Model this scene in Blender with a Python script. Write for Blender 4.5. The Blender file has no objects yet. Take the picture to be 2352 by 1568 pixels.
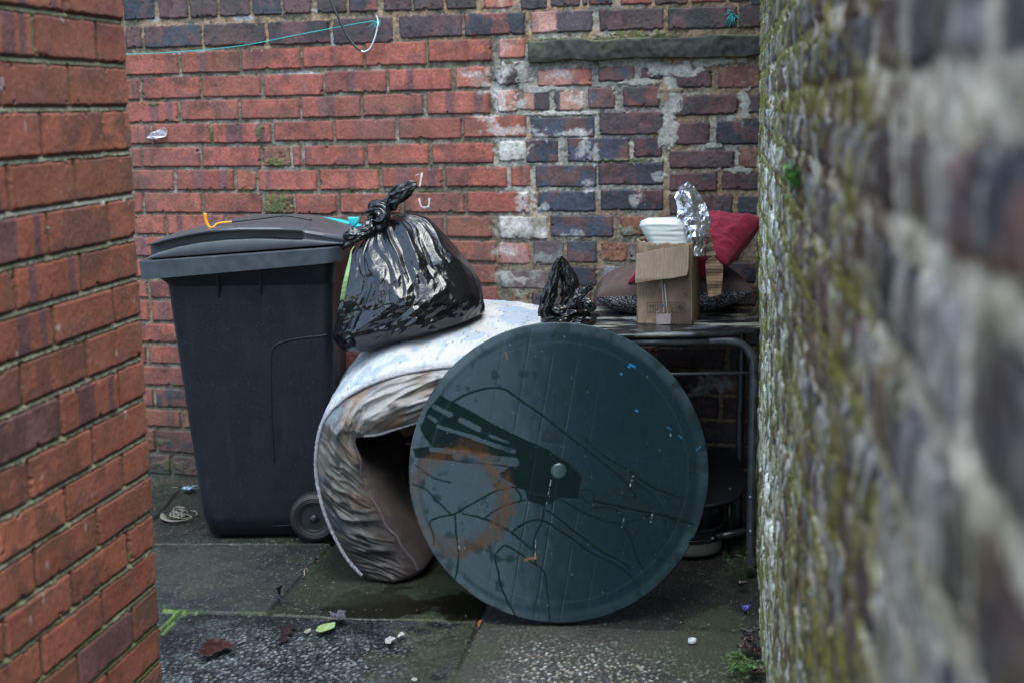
import bpy, bmesh, math, random
import numpy as np
from mathutils import Vector, Matrix
R = math.radians
random.seed(7); rng = np.random.default_rng(7)
SC = bpy.context.scene
COL = SC.collection

# ------------------------------------------------------------------ camera
CAM_H = 1.38; PITCH = R(9.4); ROLL = R(0.9); FPX = 3267.0
Fw = np.array([0, math.cos(PITCH), -math.sin(PITCH)])
R0 = np.array([1., 0, 0]); U0 = np.array([0, math.sin(PITCH), math.cos(PITCH)])
Rt = R0*math.cos(ROLL)-U0*math.sin(ROLL); Up = U0*math.cos(ROLL)+R0*math.sin(ROLL)
CO = np.array([0, 0, CAM_H])
cam = bpy.data.cameras.new("camera"); co = bpy.data.objects.new("camera", cam); COL.objects.link(co)
co.matrix_world = Matrix(((Rt[0], Up[0], -Fw[0], 0), (Rt[1], Up[1], -Fw[1], 0), (Rt[2], Up[2], -Fw[2], CAM_H), (0, 0, 0, 1)))
cam.sensor_width = 36; cam.lens = 50; cam.clip_start = 0.02; cam.clip_end = 300
cam.dof.use_dof = True; cam.dof.focus_distance = 4.4; cam.dof.aperture_fstop = 5.4
SC.camera = co

# ------------------------------------------------------------------ sky, sun, exposure
SUN_EL, SUN_ROT = R(66), R(168)
w = bpy.data.worlds.new("World"); SC.world = w; w.use_nodes = True
nt = w.node_tree; bg = nt.nodes['Background']
sky = nt.nodes.new('ShaderNodeTexSky'); sky.sky_type = 'NISHITA'; sky.sun_disc = False
sky.sun_elevation = SUN_EL; sky.sun_rotation = SUN_ROT; sky.air_density = 1.0; sky.dust_density = 3.0; sky.ozone_density = 1.0
hs = nt.nodes.new('ShaderNodeHueSaturation'); hs.inputs['Saturation'].default_value = 0.85; hs.inputs['Value'].default_value = 1.0
tint = nt.nodes.new('ShaderNodeMix'); tint.data_type = 'RGBA'; tint.blend_type = 'MULTIPLY'; tint.inputs['Factor'].default_value = 1; tint.inputs[7].default_value = (.88, 1.0, 1.02, 1)
nt.links.new(sky.outputs[0], hs.inputs['Color']); nt.links.new(hs.outputs[0], tint.inputs[6]); nt.links.new(tint.outputs[2], bg.inputs['Color'])
bg.inputs['Strength'].default_value = 0.15
sd = bpy.data.lights.new("sun", 'SUN'); sd.energy = 0.6; sd.angle = R(50); sd.color = (.96, 1, .97)
so = bpy.data.objects.new("sun", sd); COL.objects.link(so)
# light comes from above, slightly from behind the camera
so.rotation_euler = (R(90)-SUN_EL, 0, R(12))
SC.view_settings.view_transform = 'Standard'; SC.view_settings.look = 'None'
SC.view_settings.exposure = 1.9; SC.view_settings.gamma = 1.0
try:
    SC.cycles.max_bounces = 6; SC.cycles.diffuse_bounces = 1; SC.cycles.glossy_bounces = 3
    SC.cycles.transmission_bounces = 4; SC.cycles.transparent_max_bounces = 6
except Exception: pass

# ------------------------------------------------------------------ geometry of the picture: pixel -> point on a real plane
def ray(x, y): return Fw+Rt*((x-1176)/FPX)+Up*((784-y)/FPX)
def on_ground(x, y, z=0.0):
    r = ray(x, y); return CO+r*((z-CAM_H)/r[2])
def on_depth(x, y, Y):
    r = ray(x, y); return CO+r*(Y/r[1])
def on_plane(x, y, p, n):
    r = ray(x, y); return CO+r*(np.dot(p-CO, n)/np.dot(r, n))
def V(p): return Vector([float(a) for a in p])

# ------------------------------------------------------------------ numpy noise
def _h(ix, iy, iz, s):
    with np.errstate(over='ignore'):
        n = (ix.astype(np.uint32)*np.uint32(374761393)+iy.astype(np.uint32)*np.uint32(668265263)
             + iz.astype(np.uint32)*np.uint32(2246822519)+np.uint32((s*3266489917+12345) & 0xffffffff))
        n = (n ^ (n >> np.uint32(13)))*np.uint32(1274126177)
        n = n ^ (n >> np.uint32(16))
        n = n*np.uint32(2654435761); n = n ^ (n >> np.uint32(15))
    return n.astype(np.float64)/4294967295.0
def vn(x, y, z=0.0, s=0):
    x, y, z = np.broadcast_arrays(np.asarray(x, float), np.asarray(y, float), np.asarray(z, float))
    fx, fy, fz = np.floor(x), np.floor(y), np.floor(z)
    ix, iy, iz = fx.astype(np.int64), fy.astype(np.int64), fz.astype(np.int64)
    u, v, w_ = x-fx, y-fy, z-fz
    u = u*u*(3-2*u); v = v*v*(3-2*v); w_ = w_*w_*(3-2*w_)
    def L(dz):
        a = _h(ix, iy, iz+dz, s)*(1-u)+_h(ix+1, iy, iz+dz, s)*u
        b = _h(ix, iy+1, iz+dz, s)*(1-u)+_h(ix+1, iy+1, iz+dz, s)*u
        return a*(1-v)+b*v
    a = L(0)
    if np.any(w_ > 0): a = a*(1-w_)+L(1)*w_
    return a*2-1
def fbm(x, y, z=0.0, o=4, s=0, g=0.5):
    t = 0; a = 1; n = 0
    for i in range(o):
        t = t+a*vn(np.asarray(x)*2**i+i*17.3, np.asarray(y)*2**i+i*9.1, np.asarray(z)*2**i, s+i); n += a; a *= g
    return t/n
def ridged(x, y, z=0.0, o=3, s=0):
    t = 0; a = 1; n = 0
    for i in range(o):
        t = t+a*(1-2*np.abs(vn(np.asarray(x)*2**i+i*7.7, np.asarray(y)*2**i, np.asarray(z)*2**i, s+i))); n += a; a *= .5
    return t/n
def worley(x, y, s=0):
    ix, iy = np.floor(x).astype(np.int64), np.floor(y).astype(np.int64)
    f1 = np.full(x.shape, 9.); f2 = f1.copy(); idv = np.zeros(x.shape); z = np.zeros_like(ix)
    for dx in (-1, 0, 1):
        for dy in (-1, 0, 1):
            cx, cy = ix+dx, iy+dy
            d = np.hypot(cx+_h(cx, cy, z, s)-x, cy+_h(cx, cy, z, s+1)-y)
            hid = _h(cx, cy, z, s+2); m = d < f1
            f2 = np.where(m, f1, np.minimum(f2, d)); idv = np.where(m, hid, idv); f1 = np.where(m, d, f1)
    return f1, f2, idv
def lin(x, y, per=None, s=0):
    """random heights joined by flat triangles: sharp creases, planar facets"""
    fx, fy = np.floor(x), np.floor(y); ix, iy = fx.astype(np.int64), fy.astype(np.int64); u, v = x-fx, y-fy; z = np.zeros_like(ix)
    m = (lambda k: np.mod(k, per)) if per else (lambda k: k)
    a, b, c, d = _h(m(ix), iy, z, s), _h(m(ix+1), iy, z, s), _h(m(ix), iy+1, z, s), _h(m(ix+1), iy+1, z, s)
    fl = _h(m(ix), iy, z, s+9) > .5
    r1 = np.where(u+v < 1, a+(b-a)*u+(c-a)*v, d+(c-d)*(1-u)+(b-d)*(1-v)); r2 = np.where(u > v, a+(b-a)*u+(d-b)*v, a+(d-c)*u+(c-a)*v)
    return np.where(fl, r1, r2)*2-1
def sstep(a, b, x):
    t = np.clip((x-a)/(b-a), 0, 1); return t*t*(3-2*t)
def mixc(a, b, m): return a*(1-m[..., None])+np.asarray(b)*m[..., None]

# ------------------------------------------------------------------ mesh helpers
def setprops(o, label=None, cat=None, group=None, kind=None):
    if label: o['label'] = label
    if cat: o['category'] = cat
    if group: o['group'] = group
    if kind: o['kind'] = kind
    return o
def link(name, me, mat=None, parent=None, smooth=True):
    o = bpy.data.objects.new(name, me); COL.objects.link(o)
    if mat: me.materials.append(mat)
    if parent is not None: o.parent = parent
    if smooth and len(me.polygons): me.polygons.foreach_set('use_smooth', np.ones(len(me.polygons), bool))
    return o
def raw_mesh(name, verts, quads, attrs=None):
    verts = np.ascontiguousarray(verts, np.float32).reshape(-1, 3); quads = np.ascontiguousarray(quads, np.int32).reshape(-1, 4)
    me = bpy.data.meshes.new(name)
    me.vertices.add(len(verts)); me.vertices.foreach_set('co', verts.ravel())
    me.loops.add(quads.size); me.loops.foreach_set('vertex_index', quads.ravel())
    me.polygons.add(len(quads)); me.polygons.foreach_set('loop_start', np.arange(0, quads.size, 4, dtype=np.int32))
    me.update(calc_edges=True)
    for k, a in (attrs or {}).items():
        a = np.asarray(a)
        if a.ndim > 1 and a.shape[-1] == 3:
            at = me.attributes.new(k, 'FLOAT_COLOR', 'POINT')
            c = np.ones((len(verts), 4), np.float32); c[:, :3] = np.clip(a.reshape(-1, 3), 0, 1); at.data.foreach_set('color', c.ravel())
        else:
            at = me.attributes.new(k, 'FLOAT', 'POINT'); at.data.foreach_set('value', a.astype(np.float32).ravel())
    return me
def grid_faces(nu, nv, wrapu=False, flip=False):
    a = np.arange(nu*nv).reshape(nv, nu)
    if wrapu: a = np.concatenate([a, a[:, :1]], 1)
    q = np.stack([a[:-1, :-1], a[:-1, 1:], a[1:, 1:], a[1:, :-1]], -1).reshape(-1, 4)
    return q[:, ::-1] if flip else q
def tube(pts, r, name, mat, parent=None, n=10, caps=True, closed=False):
    """round bar along a list of points; r a number or one radius per point"""
    pts = [V(p) for p in pts]; rs = r if hasattr(r, '__len__') else [r]*len(pts)
    bm = bmesh.new(); rings = []; up = Vector((0, 0, 1)); prev = None
    N = len(pts)
    for i, p in enumerate(pts):
        a = pts[(i-1) % N] if (i > 0 or closed) else p; b = pts[(i+1) % N] if (i < N-1 or closed) else p
        t = (b-a).normalized()
        if prev is None:
            x = t.orthogonal().normalized()
        else:
            x = (prev-t*prev.dot(t)).normalized()
        y = t.cross(x); prev = x
        rings.append([bm.verts.new(p+(x*math.cos(2*math.pi*k/n)+y*math.sin(2*math.pi*k/n))*rs[i]) for k in range(n)])
    M = N if closed else N-1
    for i in range(M):
        A, B = rings[i], rings[(i+1) % N]
        for k in range(n): bm.faces.new((A[k], A[(k+1) % n], B[(k+1) % n], B[k]))
    if caps and not closed:
        bm.faces.new(rings[0][::-1]); bm.faces.new(rings[-1])
    me = bpy.data.meshes.new(name); bm.to_mesh(me); bm.free()
    return link(name, me, mat, parent)
def smooth_path(pts, n=8, closed=False):
    P = [np.array(p, float) for p in pts]; out = []; N = len(P)
    for i in range(N if closed else N-1):
        if closed: p0, p1, p2, p3 = P[i-1], P[i], P[(i+1) % N], P[(i+2) % N]
        else: p0, p1, p2, p3 = P[max(i-1, 0)], P[i], P[i+1], P[min(i+2, N-1)]
        for k in range(n):
            t = k/n; out.append(0.5*((2*p1)+(-p0+p2)*t+(2*p0-5*p1+4*p2-p3)*t*t+(-p0+3*p1-3*p2+p3)*t**3))
    if not closed: out.append(P[-1])
    return out
def bm_obj(bm, name, mat, parent=None, bevel=0, seg=2, smooth=True, sub=0):
    if bevel:
        bmesh.ops.bevel(bm, geom=[e for e in bm.edges], offset=bevel, segments=seg, affect='EDGES', profile=.5)
    bmesh.ops.recalc_face_normals(bm, faces=bm.faces)
    me = bpy.data.meshes.new(name); bm.to_mesh(me); bm.free()
    o = link(name, me, mat, parent, smooth)
    return o
def prism(bm, poly, vec):
    """solid from a polygon (3D points) pushed along vec"""
    a = [bm.verts.new(V(p)) for p in poly]; b = [bm.verts.new(V(np.array(p)+np.array(vec))) for p in poly]
    bm.faces.new(a); bm.faces.new(b[::-1]); n = len(a)
    for i in range(n): bm.faces.new((a[i], b[i], b[(i+1) % n], a[(i+1) % n]))
def box(bm, c, s, rot=None):
    m = Matrix.Translation(V(c)) @ (rot or Matrix()) @ Matrix.Diagonal((s[0], s[1], s[2], 1))
    return bmesh.ops.create_cube(bm, size=1, matrix=m)['verts']

# ------------------------------------------------------------------ materials
def mat(name, color=(.5, .5, .5), rough=.5, metal=0, attr=None, rattr=None, var=0.0, vscale=30, bump=0.0, bscale=200, bdist=.002,
        spec=.5, rvar=0.0, trans=0, coat=0, bump2=0, b2scale=40, extra=None, sheen=0, var2=0, v2scale=400, sattr=None):
    m = bpy.data.materials.new(name); m.use_nodes = True; n = m.node_tree.nodes; l = m.node_tree.links
    p = n['Principled BSDF']; p.inputs['Roughness'].default_value = rough; p.inputs['Metallic'].default_value = metal
    p.inputs['Specular IOR Level'].default_value = spec
    if coat: p.inputs['Coat Weight'].default_value = coat
    if sheen: p.inputs['Sheen Weight'].default_value = sheen
    if trans: p.inputs['Transmission Weight'].default_value = trans
    tc = n.new('ShaderNodeTexCoord'); src = tc.outputs['Object']
    if attr:
        a = n.new('ShaderNodeAttribute'); a.attribute_name = attr; c = a.outputs['Color']
    else:
        c = n.new('ShaderNodeRGB'); c.outputs[0].default_value = (*color, 1); c = c.outputs[0]
    if var:
        t = n.new('ShaderNodeTexNoise'); t.inputs['Scale'].default_value = vscale; t.inputs['Detail'].default_value = 6; t.inputs['Roughness'].default_value = .65
        l.new(src, t.inputs['Vector'])
        mr = n.new('ShaderNodeMapRange'); mr.inputs['From Min'].default_value = .3; mr.inputs['From Max'].default_value = .7
        mr.inputs['To Min'].default_value = 1-var; mr.inputs['To Max'].default_value = 1+var; l.new(t.outputs['Fac'], mr.inputs['Value'])
        mx = n.new('ShaderNodeMix'); mx.data_type = 'RGBA'; mx.blend_type = 'MULTIPLY'; mx.inputs['Factor'].default_value = 1
        l.new(c, mx.inputs[6]); l.new(mr.outputs[0], mx.inputs[7]); c = mx.outputs[2]
    if var2:
        t = n.new('ShaderNodeTexNoise'); t.inputs['Scale'].default_value = v2scale; t.inputs['Detail'].default_value = 3; t.inputs['Roughness'].default_value = .7
        l.new(src, t.inputs['Vector'])
        mr = n.new('ShaderNodeMapRange'); mr.inputs['From Min'].default_value = .35; mr.inputs['From Max'].default_value = .65
        mr.inputs['To Min'].default_value = 1-var2; mr.inputs['To Max'].default_value = 1+var2*.8; l.new(t.outputs['Fac'], mr.inputs['Value'])
        mx = n.new('ShaderNodeMix'); mx.data_type = 'RGBA'; mx.blend_type = 'MULTIPLY'; mx.inputs['Factor'].default_value = 1
        l.new(c, mx.inputs[6]); l.new(mr.outputs[0], mx.inputs[7]); c = mx.outputs[2]
    if sattr:
        a = n.new('ShaderNodeAttribute'); a.attribute_name = sattr; l.new(a.outputs['Fac'], p.inputs['Specular IOR Level'])
    l.new(c, p.inputs['Base Color'])
    if rattr:
        a = n.new('ShaderNodeAttribute'); a.attribute_name = rattr; rr = a.outputs['Fac']; l.new(rr, p.inputs['Roughness'])
    elif rvar:
        t = n.new('ShaderNodeTexNoise'); t.inputs['Scale'].default_value = vscale*.6; t.inputs['Detail'].default_value = 5; l.new(src, t.inputs['Vector'])
        mr = n.new('ShaderNodeMapRange'); mr.inputs['From Min'].default_value = .3; mr.inputs['From Max'].default_value = .7
        mr.inputs['To Min'].default_value = max(rough-rvar, .02); mr.inputs['To Max'].default_value = min(rough+rvar, 1); l.new(t.outputs['Fac'], mr.inputs['Value'])
        l.new(mr.outputs[0], p.inputs['Roughness'])
    last = None
    for st, sc in ((bump, bscale), (bump2, b2scale)):
        if st:
            t = n.new('ShaderNodeTexNoise'); t.inputs['Scale'].default_value = sc; t.inputs['Detail'].default_value = 5; t.inputs['Roughness'].default_value = .6
            l.new(src, t.inputs['Vector'])
            b = n.new('ShaderNodeBump'); b.inputs['Strength'].default_value = st; b.inputs['Distance'].default_value = bdist
            l.new(t.outputs['Fac'], b.inputs['Height'])
            if last: l.new(last, b.inputs['Normal'])
            last = b.outputs[0]
    if last: l.new(last, p.inputs['Normal'])
    if extra: extra(m, n, l, p, src)
    return m

M_WALL = mat('weathered_brick', attr='Col', rough=.8, rattr='Rgh', var=.22, vscale=130, var2=.30, v2scale=420, bump=.7, bscale=380, bdist=.002)
M_WALL_BLUR = mat('mossy_brick', attr='Col', rough=.8, rattr='Rgh', var=.3, vscale=70, var2=.3, v2scale=220, bump=.4, bscale=200, bdist=.002)
M_GROUND = mat('wet_paving', attr='Col', rough=.5, rattr='Rgh', var=.3, vscale=110, var2=.35, v2scale=260, bump=.7, bscale=220, bdist=.003)
M_PLAIN_BRICK = None

# ------------------------------------------------------------------ brick wall as one relief sheet
class Relief:
    """height and colour over (u, v) wall coordinates in metres"""
    def __init__(s, us, vs, seed=0):
        s.us, s.vs = us, vs; s.U, s.Vv = np.meshgrid(us, vs); s.h = np.zeros_like(s.U)
        s.c = np.zeros(s.U.shape+(3,)); s.r = np.full(s.U.shape, .85); s.seed = seed; s.inb = np.zeros_like(s.U)
        s.wu = fbm(s.U*45, s.Vv*45, 0, 3, seed+1); s.wv = fbm(s.U*45, s.Vv*45, 0, 3, seed+5)
        s.fine = fbm(s.U*150, s.Vv*150, 0, 3, seed+9); s.mid = fbm(s.U*22, s.Vv*22, 0, 4, seed+13); s.big = fbm(s.U*4, s.Vv*4, 0, 4, seed+17); s.grit = vn(s.U*260, s.Vv*260, 0, seed+19)*.6+vn(s.U*120, s.Vv*150, 0, seed+20)*.6
    def win(s, x0, x1, y0, y1, m=.02):
        i0, i1 = np.searchsorted(s.us, [x0-m, x1+m]); j0, j1 = np.searchsorted(s.vs, [y0-m, y1+m])
        return slice(j0, j1), slice(i0, i1)
    def brick(s, x0, x1, y0, y1, col, col2=None, rag=.0015, rad=.003, prot=.009, soft=.004, gw=1.0, rot=0, bulge=0, split=None, pit=0, rough=.8, marks=.25, tilt=0):
        if x1-x0 < .008 or y1-y0 < .008: return
        J, I = s.win(x0, x1, y0, y1)
        U, W = s.U[J, I], s.Vv[J, I]
        if U.size == 0: return
        cx, cy = (x0+x1)/2, (y0+y1)/2
        u = U-cx+s.wu[J, I]*rag; v = W-cy+s.wv[J, I]*rag+s.fine[J, I]*rag*.5+rot*(U-cx)
        hx, hy = (x1-x0)/2-rad, (y1-y0)/2-rad
        qx, qy = np.abs(u)-hx, np.abs(v)-hy
        sd = np.hypot(np.maximum(qx, 0), np.maximum(qy, 0))+np.minimum(np.maximum(qx, qy), 0)-rad+.0065*sstep(.38, .62, fbm(U*55+cx*3, W*55, 0, 3, 77))+s.grit[J, I]*.0008
        a = sstep(.0012, -.0012, sd); e = sstep(0, -soft, sd)
        k = random.random()*50
        c = np.broadcast_to(np.array(col, float), U.shape+(3,)).copy()
        if col2 is not None:
            if split is None: m = sstep(-.25, .35, s.mid[J, I]*1.3+fbm(U*12+k, W*12, 0, 3, 3)*.8)
            else:
                uu = (U-x0)/(x1-x0); m = np.zeros_like(U)
                for (p, q) in split: m = np.maximum(m, sstep(p-.025, p+.025, uu+s.fine[J, I]*.02)*sstep(q+.025, q-.025, uu))
                m = m*.9
            c = mixc(c, col2, m)
        tone = 1+marks*fbm(U*9+k, W*14+k, 0, 4, 21)*.9+(.20*s.fine[J, I]+.26*s.grit[J, I])*gw
        dk = sstep(.15, .6, fbm(U*18+k*2, W*30, 0, 4, 31))*marks*1.3
        c = c*tone[..., None]*(1-.55*dk[..., None])
        edge = sstep(-.010, -.001, sd+s.fine[J, I]*.004)
        c = c*(1-.30*edge[..., None])
        hh = prot*(.15+.85*e)+bulge*(1-np.clip(sd/-.03, 0, 1))*-1+s.fine[J, I]*.0006+tilt*u
        if pit: 
            pm = sstep(.25, .7, fbm(U*70+k, W*70, 0, 2, 41)); hh = hh-pm*pit; c = c*(1-.5*pm[..., None])
        hh = hh+s.mid[J, I]*(.0006+rag*.5)
        s.h[J, I] = s.h[J, I]*(1-a)+np.maximum(hh, s.h[J, I]*.3)*a
        s.c[J, I] = mixc(s.c[J, I], c, a)
        s.r[J, I] = s.r[J, I]*(1-a)+rough*a
        s.inb[J, I] = np.maximum(s.inb[J, I], a)
    def blob(s, cx, cy, rx, ry, col, amt=1, nz=.5, nf=30, h=0, only=None, rough=None, hard=.25, abs_h=None):
        J, I = s.win(cx-rx, cx+rx, cy-ry, cy+ry, max(rx, ry)*.8)
        U, W = s.U[J, I], s.Vv[J, I]
        if U.size == 0: return
        d = np.hypot((U-cx)/rx, (W-cy)/ry)+fbm(U*nf, W*nf, 0, 4, int(abs(cx*977+cy*331)) % 997)*nz+s.fine[J, I]*.35*nz
        m = sstep(1+hard*.5, 1-hard*.5, d)*amt
        if only == 'mortar': m = m*(1-s.inb[J, I])
        if only == 'brick': m = m*s.inb[J, I]
        s.c[J, I] = mixc(s.c[J, I], np.array(col, float)*(1+.5*s.fine[J, I][..., None]+.25*s.mid[J, I][..., None]), m)
        s.h[J, I] += h*m
        if abs_h is not None: s.h[J, I] = s.h[J, I]*(1-m)+(abs_h+s.fine[J, I]*.0008+s.mid[J, I]*.001)*m
        if rough is not None: s.r[J, I] = s.r[J, I]*(1-m)+rough*m

# ------------------------------------------------------------------ BACK WALL (brick courses laid out as in the photograph)
TP = .28; EU = np.array([1, -TP, 0])/math.hypot(1, TP); NB = np.array([-TP, -1, 0])/math.hypot(1, TP)
PB = on_ground(395, 1112)
def buv(x, y):
    p = on_plane(x, y, PB, NB); return float((p-PB)@EU), float(p[2])
UC = buv(1748, 500)[0]
us = np.concatenate([np.arange(-.95, -.22, .02), np.arange(-.22, UC+.03, .0027)])
vs = np.concatenate([np.arange(-.03, 1.86, .0027), np.arange(1.86, 2.32, .02)])
W = Relief(us, vs, 100)
uR = buv(1140, 500)[0]; uO = buv(1535, 500)[0]
# mortar
right = sstep(uR-.03, uR+.04, W.U+W.mid*.03); far = sstep(uO-.1, uO+.1, W.U+W.big*.1); top = sstep(1.56, 1.60, W.Vv)
mc = np.broadcast_to(np.array([.14, .12, .085]), W.U.shape+(3,)).copy()
mc = mixc(mc, (.24, .225, .19), sstep(.0, .45, W.mid+W.big*.6)*.6)
mc = mixc(mc, (.27, .26, .235), right*sstep(.9, 1.1, W.Vv)*.8)
mc = mixc(mc, (.21, .15, .095), right*sstep(.1, .4, fbm(W.U*7, W.Vv*7, 0, 4, 77)+far*.5+.15-sstep(.95, 1.3, W.Vv)*.35*(1-far)))
mc = mixc(mc, (.24, .16, .10), top*sstep(-.3, .3, W.mid))
W.c = mc*(1+.5*W.fine+.3*W.mid+.35*W.grit)[..., None]*(1-.45*sstep(.15, .5, fbm(W.U*60, W.Vv*60, 0, 3, 73)))[..., None]
W.h = .0005+.0022*W.mid+.0015*W.fine+right*.003+.0025*fbm(W.U*30, W.Vv*30, 0, 3, 71)
CR = (.245, .072, .052); CR2 = (.17, .058, .048); CPU = (.13, .058, .060); CD = (.026, .030, .044); CM = (.080, .038, .040); CPK = (.36, .19, .16)
CW = (.50, .48, .45); CG = (.20, .19, .19); CO_ = (.20, .085, .055)
def jit(c, a=.14):
    k = 1+random.uniform(-a, a); return tuple(x*k*(1+random.uniform(-.05, .05)) for x in c)
def lay(x0, x1, y0, y1, kind, R_=W):
    kw = {}
    if kind[0] == 'r':
        col, c2 = jit(CR), jit(CR2); kw = dict(rag=.0018, rad=.0035, marks=.27)
        rr = random.random()
        if kind == 'rp' or rr < .12: a = random.uniform(.1, .5); c2 = jit(CPU); kw['split'] = [(a, a+random.uniform(.08, .3))]+([(.75, .9)] if rr < .3 else [])
        if kind == 'rm': col, c2 = (.20, .085, .06), (.14, .08, .05); kw = dict(rag=.004, rad=.008, pit=.002, marks=.4)
    elif kind == 'd': col, c2 = jit(CD, .25), jit(CM, .2); kw = dict(rag=.0028, rad=.006, pit=.0008, marks=.45, rough=.62)
    elif kind == 'b': col, c2 = jit((.040, .048, .070)), jit((.10, .05, .05)); kw = dict(rag=.0028, rad=.006, marks=.5, rough=.6)
    elif kind == 'm': col, c2 = jit(CM, .2), jit((.05, .035, .04)); kw = dict(rag=.0032, rad=.007, pit=.001, marks=.4, rough=.7)
    elif kind == 'md': col, c2 = jit((.17, .055, .05), .2), jit(CD); kw = dict(rag=.003, rad=.006, marks=.45, rough=.65)
    elif kind == 'p': col, c2 = jit(CPK), jit((.30, .10, .075)); kw = dict(rag=.0035, rad=.009, marks=.35)
    elif kind == 'pd': col, c2 = jit(CPK), jit(CD); kw = dict(rag=.003, rad=.006, marks=.35, split=[(.42, 1.1)])
    elif kind == 'dp': col, c2 = jit(CPK), jit(CD); kw = dict(rag=.003, rad=.006, marks=.35, split=[(-.2, .2)])
    elif kind == 'w': col, c2 = jit(CW), jit((.33, .30, .26)); kw = dict(rag=.004, rad=.010, marks=.45)
    elif kind == 'o': col, c2 = jit(CO_), jit((.20, .20, .16)); kw = dict(rag=.005, rad=.009, marks=.4, pit=.002)
    elif kind == 'g': col, c2 = jit(CG), jit((.10, .07, .075)); kw = dict(rag=.004, rad=.009, marks=.5)
    elif kind == 'x': col, c2 = (.05, .035, .035), (.30, .28, .27); kw = dict(rag=.011, rad=.02, marks=.6, pit=.004, prot=.014)
    elif kind == 'br': col, c2 = jit((.20, .105, .075)), jit((.14, .06, .05)); kw = dict(rag=.003, rad=.006, marks=.3)
    kw.setdefault('prot', .0085+random.uniform(-.001, .002)); kw['tilt'] = random.uniform(-.008, .008)
    R_.brick(x0, x1, y0, y1, col, c2, **kw)
def layz(T, x0, x1, y0, y1, kind):
    ox, oy, s = T; X0, X1, Y0, Y1 = ox+x0*s, ox+x1*s, oy+y0*s, oy+y1*s
    u0 = buv(X0, (Y0+Y1)/2)[0]; u1 = buv(X1, (Y0+Y1)/2)[0]
    v1 = buv((X0+X1)/2, Y0)[1]; v0 = buv((X0+X1)/2, Y1)[1]
    lay(u0, u1, v0, v1, kind)
Z1 = (275.6, 0, .4297); Z2 = (1056.6, 0, .3321); Z3 = (1194.4, 367.5, .293)
def row(T, pts, ys, kinds):
    """pts: list of (x0,x1); ys: (x, ytop, ybot) samples interpolated"""
    xs = [a[0] for a in ys]
    for (x0, x1), k in zip(pts, kinds):
        xm = (x0+x1)/2
        layz(T, x0, x1, np.interp(xm, xs, [a[1] for a in ys]), np.interp(xm, xs, [a[2] for a in ys]), k)
row(Z1, [(-60, 12), (20, 185), (210, 365), (375, 525), (535, 695), (710, 862), (875, 1025), (1055, 1210), (1225, 1380), (1410, 1560), (1572, 1730), (1745, 1905), (1945, 2100)],
    [(0, -20, 112), (700, -55, 85), (1300, -70, 66), (2100, -90, 44)], ['m', 'd', 'm', 'm', 'm', 'd', 'm', 'm', 'md', 'm', 'd', 'm', 'p'])
row(Z1, [(-190, 20), (30, 118), (132, 440), (450, 780), (795, 1125), (1140, 1460), (1495, 1830), (1845, 2170)],
    [(0, 145, 262), (290, 135, 256), (620, 124, 248), (960, 112, 240), (1300, 94, 236), (1660, 80, 203), (2010, 70, 190)], ['d', 'm', 'd', 'm', 'm', 'm', 'm', 'md'])
row(Z1, [(-320, 18), (30, 315), (330, 640), (652, 970), (980, 1305), (1312, 1640), (1650, 1990), (2025, 2170)],
    [(0, 290, 405), (170, 287, 402), (480, 275, 392), (810, 262, 374), (1140, 248, 360), (1470, 226, 352), (1820, 212, 332), (2100, 205, 315)], ['r', 'r', 'rp', 'r', 'r', 'r', 'r', 'p'])
row(Z1, [(-210, 30), (40, 108), (120, 430), (440, 755), (775, 1090), (1100, 1430), (1440, 1775), (1795, 1980), (2010, 2175)],
    [(70, 425, 538), (270, 412, 530), (600, 405, 520), (930, 398, 515), (1260, 380, 498), (1600, 370, 487), (1890, 358, 472), (2090, 340, 452)], ['r', 'r', 'r', 'r', 'r', 'rp', 'rp', 'p', 'x'])
row(Z1, [(-280, 30), (45, 315), (330, 635), (648, 965), (975, 1290), (1300, 1625), (1645, 1980), (2020, 2130)],
    [(180, 545, 657), (480, 535, 645), (800, 530, 637), (1130, 515, 630), (1460, 503, 620), (1810, 490, 612), (2080, 480, 600)], ['r', 'r', 'r', 'r', 'rp', 'r', 'r', 'p'])
row(Z1, [(-160, 50), (60, 165), (178, 488), (500, 812), (828, 1143), (1155, 1477), (1493, 1827), (1840, 2175)],
    [(110, 668, 772), (330, 662, 768), (650, 660, 767), (985, 648, 755), (1315, 638, 752), (1660, 632, 745), (2000, 618, 735)], ['r']*8)
row(Z1, [(-180, 55), (65, 115), (122, 428), (442, 753), (770, 915), (928, 972), (990, 1308), (1325, 1653), (1670, 2000), (2025, 2170)],
    [(90, 793, 898), (270, 788, 894), (600, 785, 893), (1150, 779, 888), (1490, 770, 882), (1835, 765, 875), (2080, 755, 862)], ['r', 'r', 'r', 'r', 'rm', 'r', 'r', 'r', 'r', 'w'])
row(Z1, [(-160, 60), (72, 292), (305, 613), (628, 732), (742, 1057), (1070, 1388), (1405, 1727), (1743, 2072), (2092, 2195)],
    [(180, 910, 1018), (460, 910, 1018), (900, 910, 1020), (1230, 905, 1017), (1570, 898, 1003), (1900, 893, 1001), (2140, 885, 997)], ['r', 'r', 'r', 'r', 'rp', 'r', 'r', 'r', 'r'])
row(Z1, [(-200, 70), (80, 125), (135, 440), (455, 760), (780, 932), (942, 1162), (1180, 1503), (1520, 1845), (1860, 2190)],
    [(100, 1030, 1137), (610, 1032, 1140), (1050, 1040, 1146), (1340, 1035, 1141), (1680, 1030, 1138), (2025, 1025, 1138)], ['r', 'r', 'r', 'r', 'rm', 'r', 'r', 'r', 'r'])
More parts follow.
